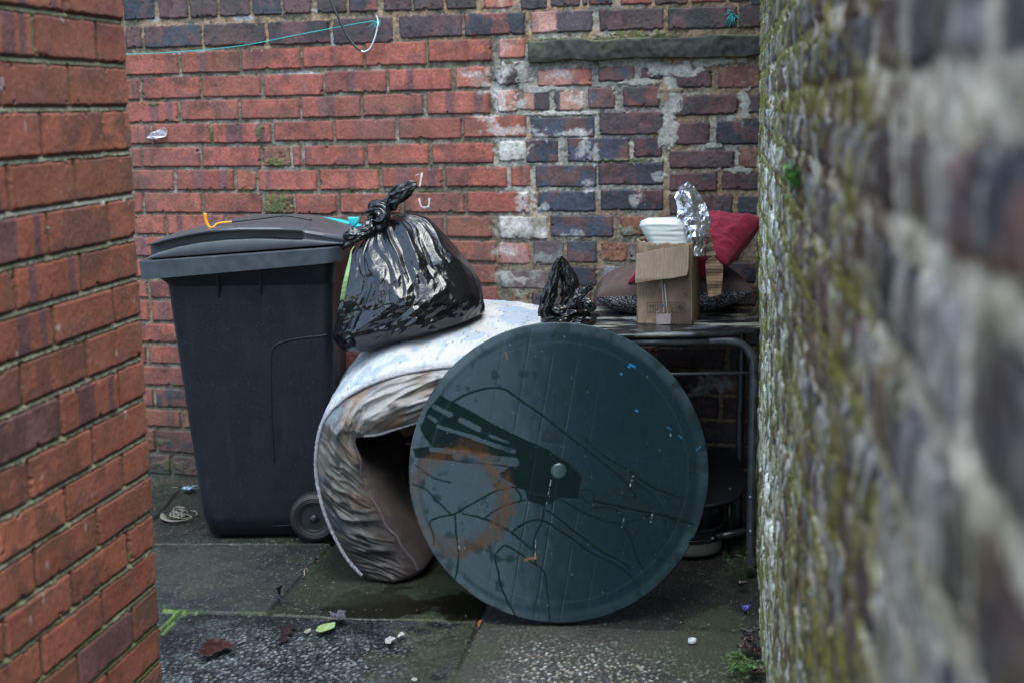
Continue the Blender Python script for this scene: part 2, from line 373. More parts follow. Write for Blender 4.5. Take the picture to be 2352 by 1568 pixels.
row(Z1, [(-160, 75), (85, 245), (257, 560), (575, 770), (785, 1100), (1112, 1432), (1445, 1730), (1747, 1990)],
    [(160, 1148, 1252), (400, 1148, 1255), (900, 1155, 1262), (1590, 1155, 1265), (1870, 1155, 1268)], ['r']*8)
# lower red courses, partly hidden by the bin; joints read off the strip beside it
tops = [.930, .847, .772, .696, .610, .531, .452, .370, .289, .213, .116]
perp = [436, 362, 430, 346, 420, 333, 440, 345, 405, 343, 376]
for k, vt in enumerate(tops):
    vb = tops[k+1]+.009 if k < 10 else .04
    u0 = buv(perp[k] if perp[k] != 430 else 346, 700)[0] - .238*5+.0055
    kinds = {7: 'r', 6: 'r'}.get(k, 'r')
    while u0 < uR:
        kd = 'r' if k < 7 else ('rm' if (k == 8 and random.random() < .5) else random.choice(['r', 'md', 'r', 'rm']))
        if k == 6 and abs(u0+.238-buv(405, 700)[0]) < .05: kd = 'm'
        lay(u0, min(u0+.2265, uR), vb, vt-.002, kd); u0 += .238
# old dark brickwork on the right
O = lambda *a: layz(Z2, *a)
for a in [(175, 365, -60, 62, 'p'), (420, 605, -70, 68, 'm'), (625, 835, -80, 48, 'm'), (850, 885, -60, 40, 'm'), (890, 1060, -80, 38, 'md'), (1115, 1330, -80, 34, 'r'), (1350, 1580, -90, 34, 'm'), (1600, 1840, -100, 20, 'r'), (1860, 2000, -100, 15, 'm'), (2010, 2120, -100, 50, 'd'),
          (490, 920, 76, 228, 'pd'), (965, 1412, 60, 212, 'm'), (1440, 1920, 48, 205, 'd'), (1932, 2085, 38, 196, 'm'),
          (535, 915, 475, 598, 'p'), (958, 1210, 462, 566, 'b'), (1250, 1405, 468, 552, 'd'), (1462, 1745, 488, 610, 'd'), (1785, 2080, 462, 612, 'br'),
          (440, 620, 630, 768, 'pd'), (655, 862, 632, 768, 'dp'), (888, 1075, 604, 755, 'b'), (1128, 1380, 598, 742, 'md'), (1450, 1925, 655, 800, 'm'), (1960, 2090, 660, 785, 'd'),
          (492, 935, 810, 955, 'b'), (965, 1410, 770, 935, 'm'), (1490, 1730, 843, 1003, 'm'), (1772, 2090, 835, 1000, 'd'),
          (460, 680, 965, 1125, 'd'), (745, 1175, 950, 1120, 'b'), (1203, 1400, 948, 1090, 'd'), (1450, 1900, 1040, 1168, 'm'), (1930, 2090, 1020, 1165, 'br'),
          (525, 950, 1140, 1295, 'b'), (960, 1410, 1125, 1280, 'd'), (1450, 1780, 1195, 1325, 'm'), (1808, 2090, 1195, 1315, 'm'),
          (540, 940, 1318, 1465, 'b'), (975, 1410, 1310, 1455, 'd'), (1450, 1888, 1350, 1490, 'm'), (1925, 2090, 1355, 1482, 'd')]: O(*a)
O = lambda *a: layz(Z3, *a)
for a in [(-160, 225, 440, 620, 'w'), (240, 735, 432, 605, 'b'), (785, 1290, 440, 600, 'o'), (1310, 1800, 455, 600, 'm'), (-170, 80, 650, 815, 'p'), (105, 350, 630, 820, 'g'), (370, 605, 630, 805, 'b'), (632, 842, 642, 795, 'o'), (855, 1240, 640, 800, 'g'),
          (1260, 1720, 620, 780, 'm'), (-160, 215, 865, 1008, 'g'), (240, 380, 850, 1000, 'm'), (400, 605, 832, 985, 'd'), (645, 900, 830, 985, 'g'), (930, 1400, 820, 980, 'm'), (1420, 1850, 800, 960, 'd'), (-60, 75, 1042, 1145, 'o'), (95, 200, 1038, 1205, 'd'), (220, 560, 1030, 1180, 'm'),
          (580, 1050, 1010, 1160, 'd'), (1070, 1500, 1000, 1150, 'm'), (1520, 1860, 1000, 1140, 'm'), (-90, 80, 1172, 1255, 'o')]: O(*a)
vt = buv(1400, 367+1210*.293)[1]-.02; k = 0
while vt > .05:
    u0 = uR+random.uniform(-.1, .02)+(.12 if k % 2 else 0)
    while u0 < UC+.03:
        L = random.choice([.225, .225, .11]); lay(max(u0, uR), min(u0+L, UC+.05), vt-.071, vt, random.choice(['m', 'm', 'd', 'md', 'br'])); u0 += L+.013
    vt -= .083; k += 1
vt = 1.775; k = 0
while vt < 2.3:
    u0 = -1+(.12 if k % 2 else 0)
    while u0 < UC+.03:
        lay(u0, min(u0+.225, UC+.05), vt, vt+.071, random.choice(['m', 'm', 'd', 'md', 'r'])); u0 += .238
    vt += .083; k += 1
# cement smears, lime bloom, moss, paint marks
def bl(x, y, rx, ry, col, **k):
    u, v = buv(x, y); s = 1/735.; W.blob(u, v, rx*s, ry*s, col, **k)
CEM = (.30, .295, .275); SAND = (.215, .15, .095)
for a in [(1540, 222, 22, 60), (1535, 300, 20, 38), (1205, 175, 16, 40), (1195, 240, 22, 20), (1560, 163, 55, 12), (1500, 155, 22, 14), (1640, 143, 60, 10), (1465, 190, 40, 7), (1712, 240, 14, 34), (1240, 205, 60, 7), (1370, 360, 8, 22), (1290, 262, 90, 5), (1640, 335, 22, 6), (1690, 392, 45, 7)]:
    bl(*a, CEM if a[0] < 1600 else (.30, .29, .26), amt=.92, nz=.9, nf=45, abs_h=.009)
for a in [(1520, 210, 22, 28), (1560, 207, 60, 6), (1530, 420, 12, 60), (1450, 160, 15, 10), (1535, 480, 25, 40), (1380, 485, 30, 18), (1460, 300, 30, 5), (870, 50, 14, 24), (330, 38, 60, 8)]:
    bl(*a, SAND, amt=.8, nz=.45, only='mortar', h=.002)
for a in [(1150, 218, 14, 40), (1140, 300, 16, 22), (1175, 345, 34, 22), (1180, 300, 70, 8), (1205, 465, 16, 26), (1240, 480, 22, 14), (1190, 525, 46, 22), (1130, 205, 26, 14), (1320, 305, 26, 8), (1250, 315, 30, 8), (1090, 170, 26, 7), (1340, 335, 14, 26), (1165, 575, 30, 12), (1165, 640, 40, 12), (1280, 170, 30, 12), (1330, 230, 20, 14), (1210, 440, 20, 10), (1320, 540, 24, 8), (1460, 460, 14, 14), (1515, 405, 12, 10), (1350, 430, 12, 12), (1585, 640, 30, 10), (1640, 880, 40, 14), (1600, 900, 26, 10), (1120, 272, 24, 8)]:
    bl(*a, (.50, .50, .49), amt=.5, nz=1.5, nf=60, hard=.8)
MOSS = (.062, .085, .020); MO2 = (.07, .085, .03)
for a in [(1440, 370, 62, 4), (1380, 372, 20, 4), (1455, 78, 60, 5), (1505, 84, 40, 4), (1400, 88, 40, 3), (1270, 90, 34, 3), (1710, 62, 16, 4), (1330, 434, 16, 3), (815, 438, 26, 4), (855, 438, 16, 3), (895, 439, 20, 3), (985, 439, 30, 3), (1090, 437, 12, 3), (488, 303, 5, 22), (640, 375, 24, 10), (640, 468, 24, 22), (600, 300, 8, 14), (560, 440, 22, 5), (1165, 142, 20, 5), (820, 210, 12, 3), (900, 212, 14, 3), (780, 384, 20, 3), (860, 386, 30, 3), (640, 437, 40, 3), (1345, 266, 12, 3), (345, 240, 20, 3), (390, 1065, 60, 12), (360, 1010, 30, 6)]:
    bl(*a, MOSS if a[1] < 600 else MO2, amt=.8, nz=1.5, nf=75, h=.0035)
for a in [(430, 122, 70, 5), (350, 45, 24, 7), (560, 42, 34, 7), (820, 166, 24, 4), (700, 168, 30, 4), (675, 170, 60, 3), (765, 90, 6, 20), (905, 205, 40, 4), (730, 24, 30, 4)]:
    bl(*a, (.38, .39, .41), amt=.7, nz=.6, only='mortar')
def stroke(pts, wdt, col, amt=.9):
    P = [buv(*p) for p in pts]
    for (a, b) in zip(P[:-1], P[1:]):
        J, I = W.win(min(a[0], b[0]), max(a[0], b[0]), min(a[1], b[1]), max(a[1], b[1]), .02)
        U, Q = W.U[J, I]-a[0], W.Vv[J, I]-a[1]; d = np.array(b)-np.array(a); t = np.clip((U*d[0]+Q*d[1])/(d@d), 0, 1)
        D = np.hypot(U-d[0]*t, Q-d[1]*t); m = sstep(wdt, wdt*.4, D+W.fine[J, I]*.0025)*amt
        W.c[J, I] = mixc(W.c[J, I], col, m)
PAINT = (.62, .64, .66)
stroke([(971, 398), (966, 428)], .0038, PAINT); stroke([(957, 403), (965, 400)], .002, PAINT, .6)
stroke([(964, 456), (969, 474), (978, 477), (986, 474), (988, 457)], .0036, PAINT)
# darker and greener towards the ground
soot = sstep(-.05, .5, fbm(W.U*3.5, W.Vv*5, 0, 5, 91))*.38; W.c = mixc(W.c, (.085, .060, .050), soot*(1-right*.5)); W.c = W.c*(1-.30*sstep(.1, .5, fbm(W.U*30, W.Vv*16, 0, 4, 93)))[..., None]
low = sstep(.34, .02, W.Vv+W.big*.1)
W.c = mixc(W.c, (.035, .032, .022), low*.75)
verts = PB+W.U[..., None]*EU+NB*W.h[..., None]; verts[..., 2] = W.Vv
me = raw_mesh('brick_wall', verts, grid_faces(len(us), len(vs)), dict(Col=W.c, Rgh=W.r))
back_root = bpy.data.objects.new('brick_wall', None); COL.objects.link(back_root); back_root.location = V(PB)
def part_of(o, root):
    """parent keeping the world placement (roots are unrotated)"""
    o.parent = root; o.matrix_parent_inverse = Matrix.Translation(root.location).inverted(); return o
setprops(back_root, 'old brick wall across the end of the yard, red on the left and dark patched bricks on the right', 'wall')
part_of(link('brick_face', me, M_WALL), back_root)
bm = bmesh.new()
A = PB+EU*-.95-NB*.002; B = PB+EU*(UC+.02)-NB*.002
prism(bm, [A-np.array([0, 0, .03]), B-np.array([0, 0, .03]), B+np.array([0, 0, 2.3]), A+np.array([0, 0, 2.3])], -NB*.22)
M_BACK = mat('wall_core', (.14, .10, .08), .9, var=.3, vscale=12, bump=.4, bscale=60)
part_of(bm_obj(bm, 'wall_core', M_BACK, smooth=False), back_root)
bm = bmesh.new()
prism(bm, [A+NB*.03+np.array([0, 0, 2.30]), B+NB*.03+np.array([0, 0, 2.30]), B+NB*.03+np.array([0, 0, 2.37]), A+NB*.03+np.array([0, 0, 2.37])], -NB*.30)
part_of(bm_obj(bm, 'coping', M_BACK, bevel=.01, smooth=False), back_root)
# stone ledge
u0, v1 = buv(1216, 94); ub, v0 = buv(1222, 144); u1, v3 = buv(1748, 79); _, v2 = buv(1748, 126)
nu, nr = 220, 44
uu = np.linspace(0, 1, nu); aa = np.linspace(0, 1, nr, endpoint=False)
UU, AA = np.meshgrid(uu, aa)
prof = np.array([(0, -.01), (.026, -.0), (.034, .006), (.036, .5), (.033, .95), (.024, 1.0), (0, 1.0), (-.03, 1.0), (-.03, 0)])
pt = np.linspace(0, 1, len(prof)+1); pr = np.vstack([prof, prof[:1]])
dep = np.interp(AA, pt, pr[:, 0]); fr = np.interp(AA, pt, pr[:, 1])
U_ = u0+(u1+.02-u0)*UU; zb = v0+(v2-v0)*UU; zt = v1+(v3-v1)*UU
nz = fbm(U_*14, fr*1.2, dep*20, 4, 5)+.5*fbm(U_*45, fr*3, dep*40, 3, 6)
Z_ = zb+(zt-zb)*fr+(fr-.5)*fbm(U_*9, fr, 0, 3, 8)*.018
endr = np.sqrt(np.clip(1-(1-np.clip((U_-u0)/.02, 0, 1))**2, 0, 1))
Dp = dep*(.5+.5*endr)+nz*.006*(dep > .01)+fbm(U_*60, fr*4, 0, 3, 9)*.0040
vv = PB+U_[..., None]*EU+NB*Dp[..., None]; vv[..., 2] = Z_
cc = np.broadcast_to(np.array([.055, .057, .055]), UU.shape+(3,)).copy()
cc = mixc(cc, (.15, .14, .07), sstep(.30, .6, fbm(U_*20, fr*2, 0, 4, 33))*.5); cc = mixc(cc, (.24, .25, .15), sstep(.10, .01, UU+nz*.04)*.4)
cc = cc*.42*(1+.7*fbm(U_*70, fr*2.5, 0, 3, 35)+.5*fbm(U_*16, fr*3, 0, 3, 36))[..., None]; cc = mixc(cc, (.10, .13, .05), sstep(.92, 1.05, fr+nz*.15)*.7); cc = mixc(cc, (.09, .10, .045), sstep(.10, .0, fr+nz*.1)*.5)
q = grid_faces(nu, nr, False); last = np.stack([np.arange(nu-1)+(nr-1)*nu, np.arange(1, nu)+(nr-1)*nu, np.arange(1, nu), np.arange(nu-1)], -1)
me = raw_mesh('stone_lintel', vv, np.vstack([q, last]), dict(Col=cc, Rgh=np.full(UU.shape, .8)))
# close the exposed left end
bmx = bmesh.new(); bmx.from_mesh(me); bmx.verts.ensure_lookup_table()
bmx.faces.new([bmx.verts[i*nu] for i in range(nr)]); bmx.to_mesh(me); bmx.free()
o = link('stone_lintel', me, M_WALL); part_of(o, back_root); o['label'] = 'long dark mossy stone lintel set in the right of the wall'

# ------------------------------------------------------------------ LEFT WALL (red brick pier end)
AL = R(9); CL = np.array([-.725, 2.76, 0]); DL = np.array([math.sin(AL), math.cos(AL), 0]); NL = np.array([math.cos(AL), -math.sin(AL), 0])
ss = np.concatenate([np.arange(-2.6, -.72, .012), np.arange(-.72, .03, .0021), np.arange(.03, .40, .01)])
vs2 = np.concatenate([np.arange(-.03, .15, .01), np.arange(.15, 1.66, .0021), np.arange(1.66, 3.22, .02)])
W2 = Relief(ss, vs2, 300)
bedv = [1.547, 1.466, 1.386, 1.303, 1.22, 1.137, 1.06, .983, .904, .823, .743, .668, .589, .513, .436, .354, .278]
vv_ = 1.547
while vv_ < 3.2: vv_ += .0795; bedv.insert(0, vv_)
vv_ = .278
while vv_ > 0: vv_ -= .0795; bedv.append(vv_)
W2.c = np.broadcast_to(np.array([.25, .235, .155]), W2.U.shape+(3,))*(1+.5*W2.fine+.35*W2.mid+.35*W2.grit)[..., None]
W2.c = mixc(W2.c, (.13, .13, .06), sstep(.0, .5, W2.mid+.2)*.5)
W2.c = mixc(W2.c, (.40, .38, .31), sstep(.05, .02, np.abs(W2.Vv-1.22)+W2.mid*.01)*.6)
W2.c = mixc(W2.c, (.10, .13, .03), sstep(.62, .35, W2.Vv+W2.big*.05)*sstep(-.1, .4, W2.mid+.2)*.8)
W2.c = mixc(W2.c, (.09, .10, .03), sstep(1.40, 1.48, W2.Vv+W2.mid*.03)*.6)
W2.h = .0052+W2.mid*.0018+W2.fine*.0015
for b_ in bedv:
    m_ = np.abs(W2.Vv-b_) < .0075; f_ = np.clip((W2.Vv-b_+.005)/.010, 0, 1); W2.h = np.where(m_, .0070-.0055*f_**1.4+W2.mid*.0015+W2.fine*.0012, W2.h); W2.c = np.where(m_[..., None], W2.c*(1-.55*sstep(.60, .95, f_))[..., None], W2.c)  # top of each bed painted darker as the shadow under the brick
h0 = W2.h.copy()
for k in range(len(bedv)-1):
    vt, vb = bedv[k]-.0045, bedv[k+1]+.0045
    kk = abs(bedv[k]-1.386) < .2 and 0
    par = (k-bedv.index(1.386)) % 2      # course just under 1.386 ends in a header
    edges = [(-.115, .238)] if par == 0 else [(-.238, .115)]
    a = edges[0][0]
    while a > -2.55: edges.append((a-.238, a)); a -= .238
    b = edges[0][1]
    while b < .4: edges.append((b, b+.238)); b += .238
    for (x0, x1) in edges:
        c1 = jit((.30, .092, .052), .16); c2 = jit((.22, .078, .052), .2); kw = dict(rag=.0016, rad=.0035, prot=.0085+random.uniform(-.001, .0015), marks=.26, tilt=random.uniform(-.006, .006))
        r_ = random.random()
        if r_ < .11: c2 = jit(CPU); a_ = random.uniform(.1, .6); kw['split'] = [(a_, a_+random.uniform(.1, .3)), (.8, .9)]
        elif r_ < .15: c1 = jit((.16, .07, .06)); c2 = jit((.12, .055, .05))
        if vb < .45 and x0 > -.14: c1 = jit((.15, .075, .045))
        W2.brick(x0+.0052, x1-.0052, vb, vt, c1, c2, gw=.45, **kw)
        J, I = W2.win(x1-.0052, x1+.0052, vb, vt, .001)     # deep narrow perpend joint
        if x1 < .1 and random.random() < .88:
            m = (1-W2.inb[J, I]); W2.h[J, I] -= .007*m; W2.c[J, I] = mixc(W2.c[J, I], (.040, .035, .022), m*.85)
for i in range(26):
    W2.blob(random.uniform(-.7, 0), random.uniform(.3, 1.6), random.uniform(.002, .006), random.uniform(.003, .012), (.45, .42, .40), amt=.5, nz=.8, nf=140)
rr = .004
def wrap(S):
    arc = rr*math.pi/2; th = np.clip(S/rr, 0, math.pi/2)
    nrm = NL[None, None]*np.cos(th)[..., None]+DL[None, None]*np.sin(th)[..., None]
    cen = CL-NL*rr-DL*rr
    p = cen+nrm*rr+DL*np.minimum(S, 0)[..., None]-NL*np.maximum(S-arc, 0)[..., None]
    return p, nrm
p, nrm = wrap(W2.U); vL = p+nrm*(W2.h[..., None]-.009); vL[..., 2] += W2.Vv
me = raw_mesh('house_wall', vL, grid_faces(len(ss), len(vs2)), dict(Col=W2.c, Rgh=W2.r))
left_root = bpy.data.objects.new('brick_wall', None); COL.objects.link(left_root); left_root.location = V(CL)
setprops(left_root, 'near red brick wall end with sandy mortar at the left edge of the photo', 'wall')
part_of(link('brick_face', me, M_WALL), left_root)
bm = bmesh.new(); c0 = CL-NL*.02-DL*.02
prism(bm, [c0-DL*2.6, c0, c0-NL*.36, c0-NL*.36-DL*2.6], (0, 0, 3.20))
part_of(bm_obj(bm, 'wall_core', M_BACK, smooth=False), left_root)

# ------------------------------------------------------------------ RIGHT WALL (old mossy lime-washed bricks running past the camera)
AR = R(8.7); CRN = np.array([PB[0], PB[1], 0])+EU*UC; CRN[2] = 0
DRW = np.array([-math.sin(AR), -math.cos(AR), 0]); NR = np.array([-math.cos(AR), math.sin(AR), 0])
ts = np.arange(-.03, 4.55, .0042); vs3 = np.concatenate([np.arange(-.03, 1.80, .0042), np.arange(1.8, 2.22, .02)])
W3 = Relief(ts, vs3, 500)
W3.c = np.broadcast_to(np.array([.60, .56, .45]), W3.U.shape+(3,))*(1+.4*W3.fine+.4*W3.mid)[..., None]
W3.h = .0045+W3.mid*.003+W3.fine*.002
beds = [1.38+.0775*k for k in range(11)]+[1.38-.0775*k for k in range(1, 19)]; beds = sorted(beds, reverse=True)
for k in range(len(beds)-1):
    vt = beds[k]-.0105; vb = beds[k+1]+.0095
    if abs(beds[k]-1.38) < .001: vt -= .007
    if abs(beds[k+1]-1.38) < .001: vb += .007
    x = -.05+(.12 if k % 2 else 0)-random.uniform(0, .03)
    while x < 4.55:
        L = .222+random.uniform(-.01, .01) if random.random() < .8 else .108
        c1, c2 = random.choice([((.050, .055, .068), (.10, .105, .115)), ((.055, .055, .066), (.035, .037, .045)), ((.085, .075, .075), (.17, .15, .135)), ((.14, .085, .070), (.07, .065, .07)), ((.058, .062, .075), (.16, .10, .08)), ((.085, .085, .09), (.27, .28, .29))])
        W3.brick(x, x+L, vb, vt, jit(c1, .2), jit(c2, .2), rag=.007, rad=.012, prot=.0065+random.uniform(-.002, .004), marks=.5, soft=.007, pit=.0015 if random.random() < .4 else 0, tilt=random.uniform(-.02, .02), rough=.75)
        x += L+.014
# lime wash that survives on the brick faces, moss along the beds, dark pits
n1 = fbm(W3.U*9, W3.Vv*5, 0, 4, 611); n2 = fbm(W3.U*38, W3.Vv*9, 0, 4, 617); n3 = fbm(W3.U*16, W3.Vv*20, 0, 4, 623)
faru = sstep(3.3, 1.9, W3.U)*sstep(1.60, 1.1, W3.Vv)
lime = sstep(.04, .22, n1*.7+n2*.6+faru*.20-.02)
W3.c = mixc(W3.c, (.80, .81, .72), lime*(.60+.40*W3.inb)*(.36+.64*faru)); W3.c = W3.c*(1+.30*W3.grit+.25*W3.fine)[..., None]
grn = sstep(.15, .5, n3*.8+fbm(W3.U*3, W3.Vv*3, 0, 3, 631)*.5); W3.c = mixc(W3.c, (.36, .42, .34), grn*faru*.35)
mo = sstep(-.04, .20, fbm(W3.U*20, W3.Vv*30, 0, 4, 641)*.9+(1-W3.inb)*.10+.10*sstep(4.0, 3.2, W3.U)+.14*np.exp(-((W3.U-2.7)/.5)**2-((W3.Vv-.75)/.3)**2)+sstep(1.2, .3, W3.Vv)*.10+.22*sstep(.30, .05, W3.U)-.02+.25*fbm(W3.U*2.2, W3.Vv*3, 0, 3, 643))
mcol = mixc(np.broadcast_to(np.array([.20, .19, .035]), W3.U.shape+(3,)), (.10, .060, .028), sstep(.05, .4, fbm(W3.U*10, W3.Vv*14, 0, 3, 651)))
mk = mo*(.55+.35*(1-W3.inb)+.25*sstep(.30, .05, W3.U))*(1-.65*sstep(3.5, 3.9, W3.U)); mk = np.clip(mk*1.12, 0, 1)
W3.c = W3.c*(1-mk[..., None])+mcol*mk[..., None]; W3.h += mk*.004*np.abs(1+fbm(W3.U*150, W3.Vv*150, 0, 2, 653))
f1, f2, idv = worley(W3.U*42, W3.Vv*42, 660)
spot = sstep(.20, .10, f1)*(idv > .72); W3.c = mixc(W3.c, (.02, .02, .018), spot*.8); W3.h -= spot*.004
W3.h = W3.h+.006*fbm(W3.U*5, W3.Vv*5, 0, 3, 671)
vR = CRN+W3.U[..., None]*DRW+NR*W3.h[..., None]; vR[..., 2] = W3.Vv
me = raw_mesh('yard_wall', vR, grid_faces(len(ts), len(vs3), flip=True), dict(Col=W3.c, Rgh=W3.r))
right_root = bpy.data.objects.new('brick_wall', None); COL.objects.link(right_root); right_root.location = V(CRN)
setprops(right_root, 'old mossy lime-stained brick wall running close along the right side, blurred in the foreground', 'wall')
part_of(link('brick_face', me, M_WALL_BLUR), right_root)
bm = bmesh.new(); c0 = CRN-NR*.012-DRW*.1
prism(bm, [c0, c0+DRW*4.6, c0+DRW*4.6-NR*.22, c0-NR*.22], (0, 0, 2.19))
part_of(bm_obj(bm, 'wall_core', M_BACK, smooth=False), right_root)
bm = bmesh.new(); c0 = CRN+NR*.03-DRW*.1+np.array([0, 0, 2.2])
prism(bm, [c0, c0+DRW*4.6, c0+DRW*4.6-NR*.28, c0-NR*.28], (0, 0, .07))
part_of(bm_obj(bm, 'coping', M_BACK, bevel=.01, smooth=False), right_root)

# ------------------------------------------------------------------ GROUND: flagstones
xs = np.concatenate([np.arange(-2.2, -1.35, .03), np.arange(-1.35, 1.0, .0030)]); ys = np.concatenate([np.arange(-.5, 3.12, .04), np.arange(3.12, 5.35, .0045)])
G = Relief(xs, ys, 700)
def g(x, y): p = on_ground(x, y); return np.array([p[0], p[1]])
def seg(a, b):
    d = b-a; t = np.clip(((G.U-a[0])*d[0]+(G.Vv-a[1])*d[1])/(d@d), 0, 1); return np.hypot(G.U-a[0]-d[0]*t, G.Vv-a[1]-d[1]*t)
def side(a, b):      # >0 on the left of a->b
    d = b-a; return (G.Vv-a[1])*d[0]-(G.U-a[0])*d[1]
def gline(*px): P = [g(*p) for p in px]; return [(P[i], P[i+1]) for i in range(len(P)-1)]
def ext(a, b, k0=0, k1=0): d = (b-a); return a-d*k0, b+d*k1
J1 = ext(g(300, 1247), g(760, 1248), 3, 0); J2 = (g(770, 1238), g(617, 1409)); J3a = ext(g(300, 1399), g(617, 1409), 3, 0); J3b = (g(617, 1409), g(1106, 1427))
J4 = ext(g(1118, 1385), g(1030, 1590), .6, 5); J5 = ext(g(1100, 1431), g(1760, 1455), 0, .3); J6 = (g(425, 1112), g(340, 1208)); J7 = (g(417, 1408), g(340, 1475))
J8 = (g(770, 1238), g(950, 1060)); J9 = (g(1118, 1385), g(1230, 1200)); J10 = (g(900, 1160), g(1760, 1170)); J11 = ext(g(300, 1760), g(1760, 1810), 2, .5)
dist = np.full(G.U.shape, 9.); wob = G.mid*.004
for s_ in (J1, J2, J3a, J3b, J4, J5, J6, J7, J8, J9, J10, J11): dist = np.minimum(dist, seg(*s_)+wob+G.fine*.0015)
jt = sstep(.0100, .0045, dist)
below3 = (side(*ext(*J3b, 9, 9)) < 0); rightof4 = side(*ext(J4[1], J4[0], 9, 9)) < 0; above5 = side(*ext(*J5, 9, 9)) > 0; right2 = side(*ext(J2[1], J2[0], 9, 9)) < 0; above1 = side(*ext(*J1, 9, 9)) > 0
sid = np.zeros(G.U.shape, int)
sid[below3 & ~rightof4] = 1; sid[rightof4 & ~above5] = 2; sid[rightof4 & above5] = 3; sid[~below3 & ~rightof4 & right2] = 4; sid[~below3 & ~rightof4 & ~right2] = 5; sid[~below3 & above1 & ~right2] = 6
gc = {0: (.04, .04, .036), 1: (.012, .016, .018), 2: (.042, .039, .031), 3: (.013, .0125, .010), 4: (.017, .021, .014), 5: (.019, .023, .024), 6: (.016, .019, .016)}
gr = {0: .5, 1: .30, 2: .62, 3: .6, 4: .42, 5: .45, 6: .5}; gh = {0: 0, 1: .001, 2: .004, 3: -.001, 4: 0, 5: .003, 6: .001}
c = np.zeros(G.U.shape+(3,)); r = np.zeros(G.U.shape); h = np.zeros(G.U.shape)
for k in gc: c[sid == k] = gc[k]; r[sid == k] = gr[k]; h[sid == k] = gh[k]
f1, f2, idv = worley(G.U*100+G.fine*.3, G.Vv*70+G.fine*.2, 710)          # exposed aggregate
peb = sstep(.48, .2, f1)
pal = np.array([[.20, .19, .16], [.07, .07, .08], [.30, .27, .21], [.10, .09, .075], [.16, .13, .09], [.04, .04, .045], [.36, .35, .32], [.08, .07, .06]])
pc = pal[(idv*7.99).astype(int)]; pc = np.where((sid == 1)[..., None], pc.mean(-1, keepdims=True)*np.array([.92, 1.0, 1.04]), pc)
amt = np.where(sid == 1, .75, np.where(sid == 2, .95, np.where(sid == 3, .25, .22)))*sstep(.0, .25, dist-.004)
lt = np.where(sid == 1, .60, np.where(sid == 2, 1.45, .30))
c = c*(1-(peb*amt)[..., None])+pc*(peb*amt*1)[..., None]*lt[..., None]*np.where(sid == 1, 1.9, 1.2)[..., None]
h = h+peb*np.where((sid == 1) | (sid == 2), .0016, .0003)+G.mid*.0010+G.big*.002+G.fine*np.where((sid == 1) | (sid == 2), .0009, .0004)
r = np.where(sid == 1, .16+.35*sstep(-.1, .4, G.mid+.1), r)
q1, q2, q3 = worley(G.U*48, G.Vv*36, 771); spk = sstep(.20, .08, q1)*(q3 > .62); c = mixc(c, (.17, .17, .15), spk*.7)
q1, q2, q3 = worley(G.U*90, G.Vv*60, 773); spk = sstep(.26, .12, q1)*(q3 > .75)*((sid != 2)); c = mixc(c, (.11, .115, .11), spk*.7); h = h+spk*.0015
moss = sstep(.05, .45, fbm(G.U*16, G.Vv*14, 0, 4, 741)*1.1+fbm(G.U*3, G.Vv*3, 0, 2, 743)*.6)
mg = moss*np.where(sid == 2, .40, np.where(sid == 1, .12+.5*sstep(.1, .35, G.U+.35), .25))*(1-.6*peb*((sid == 1) | (sid == 2))); c = mixc(c, (.032, .042, .014), mg); r = r*(1-mg)+.75*mg
c = c*(1+.35*G.mid+.25*G.big+.5*G.grit+.3*G.fine)[..., None]
def gblob(x, y, rx, ry, col, amt=1, nz=.5, nf=14, rough=None, dh=0, only=None):
    global c, r, h
    p = g(x, y); d = np.hypot((G.U-p[0])/rx, (G.Vv-p[1])/ry)+fbm(G.U*nf, G.Vv*nf, 0, 4, int(x+y) % 997)*nz
    m = sstep(1.12, .9, d)*amt
    if only is not None: m = m*only
    c = mixc(c, col, m); h = h+dh*m
    if rough is not None: r = r*(1-m)+rough*m
s4 = (sid == 4)*1.
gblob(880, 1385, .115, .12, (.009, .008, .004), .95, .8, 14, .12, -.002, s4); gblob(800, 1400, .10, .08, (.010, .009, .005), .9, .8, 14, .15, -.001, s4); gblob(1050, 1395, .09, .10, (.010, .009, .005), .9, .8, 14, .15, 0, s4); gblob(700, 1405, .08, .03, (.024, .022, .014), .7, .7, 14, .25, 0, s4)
gblob(800, 1320, .45, .30, (.035, .045, .024), .35, .5, 5, .30, 0, s4)
MG = (.055, .10, .018)
jm = sstep(.016, .004, dist)
for a in [(395, 1410, .07, .03), (385, 1440, .05, .09), (1100, 1428, .05, .02), (975, 1424, .06, .02), (560, 1406, .12, .018), (700, 1412, .06, .015), (1065, 1510, .03, .12), (1045, 1560, .03, .10), (735, 1265, .05, .05), (440, 1402, .06, .02)]:
    gblob(*a, MG, .9, 1.6, 45, .85, .004, sstep(.016+G.fine*.012, .004, dist+.006*np.abs(G.mid)))
gblob(1700, 1540, .14, .35, (.045, .058, .02), .6, .8, 12, .8); gblob(1650, 1480, .2, .10, (.055, .060, .03), .5, .8, 12, .8); gblob(480, 1300, .2, .2, (.045, .050, .042), .3, .8, 10); gblob(1000, 1500, .14, .22, (.04, .052, .018), .45, 1., 16, .7)
gblob(400, 1409, .05, .022, (.12, .22, .03), .95, 1.2, 45, .85, .006, sstep(.024, .010, dist)); gblob(388, 1438, .03, .06, (.12, .22, .03), .9, 1.2, 45, .85, .006, sstep(.022, .008, dist))
c = c*.80; c = mixc(c, (.008, .008, .006), jt*.9); r = np.where(jt > .5, .8, r); h = h-jt*.011
gm = jt*sstep(.1, .5, fbm(G.U*7, G.Vv*7, 0, 3, 761)+.05); c = mixc(c, (.022, .030, .010), gm*.8); h += gm*.007
verts = np.stack([G.U, G.Vv, h-.004], -1)
me = raw_mesh('pavement', verts, grid_faces(len(xs), len(ys)), dict(Col=c, Rgh=r))
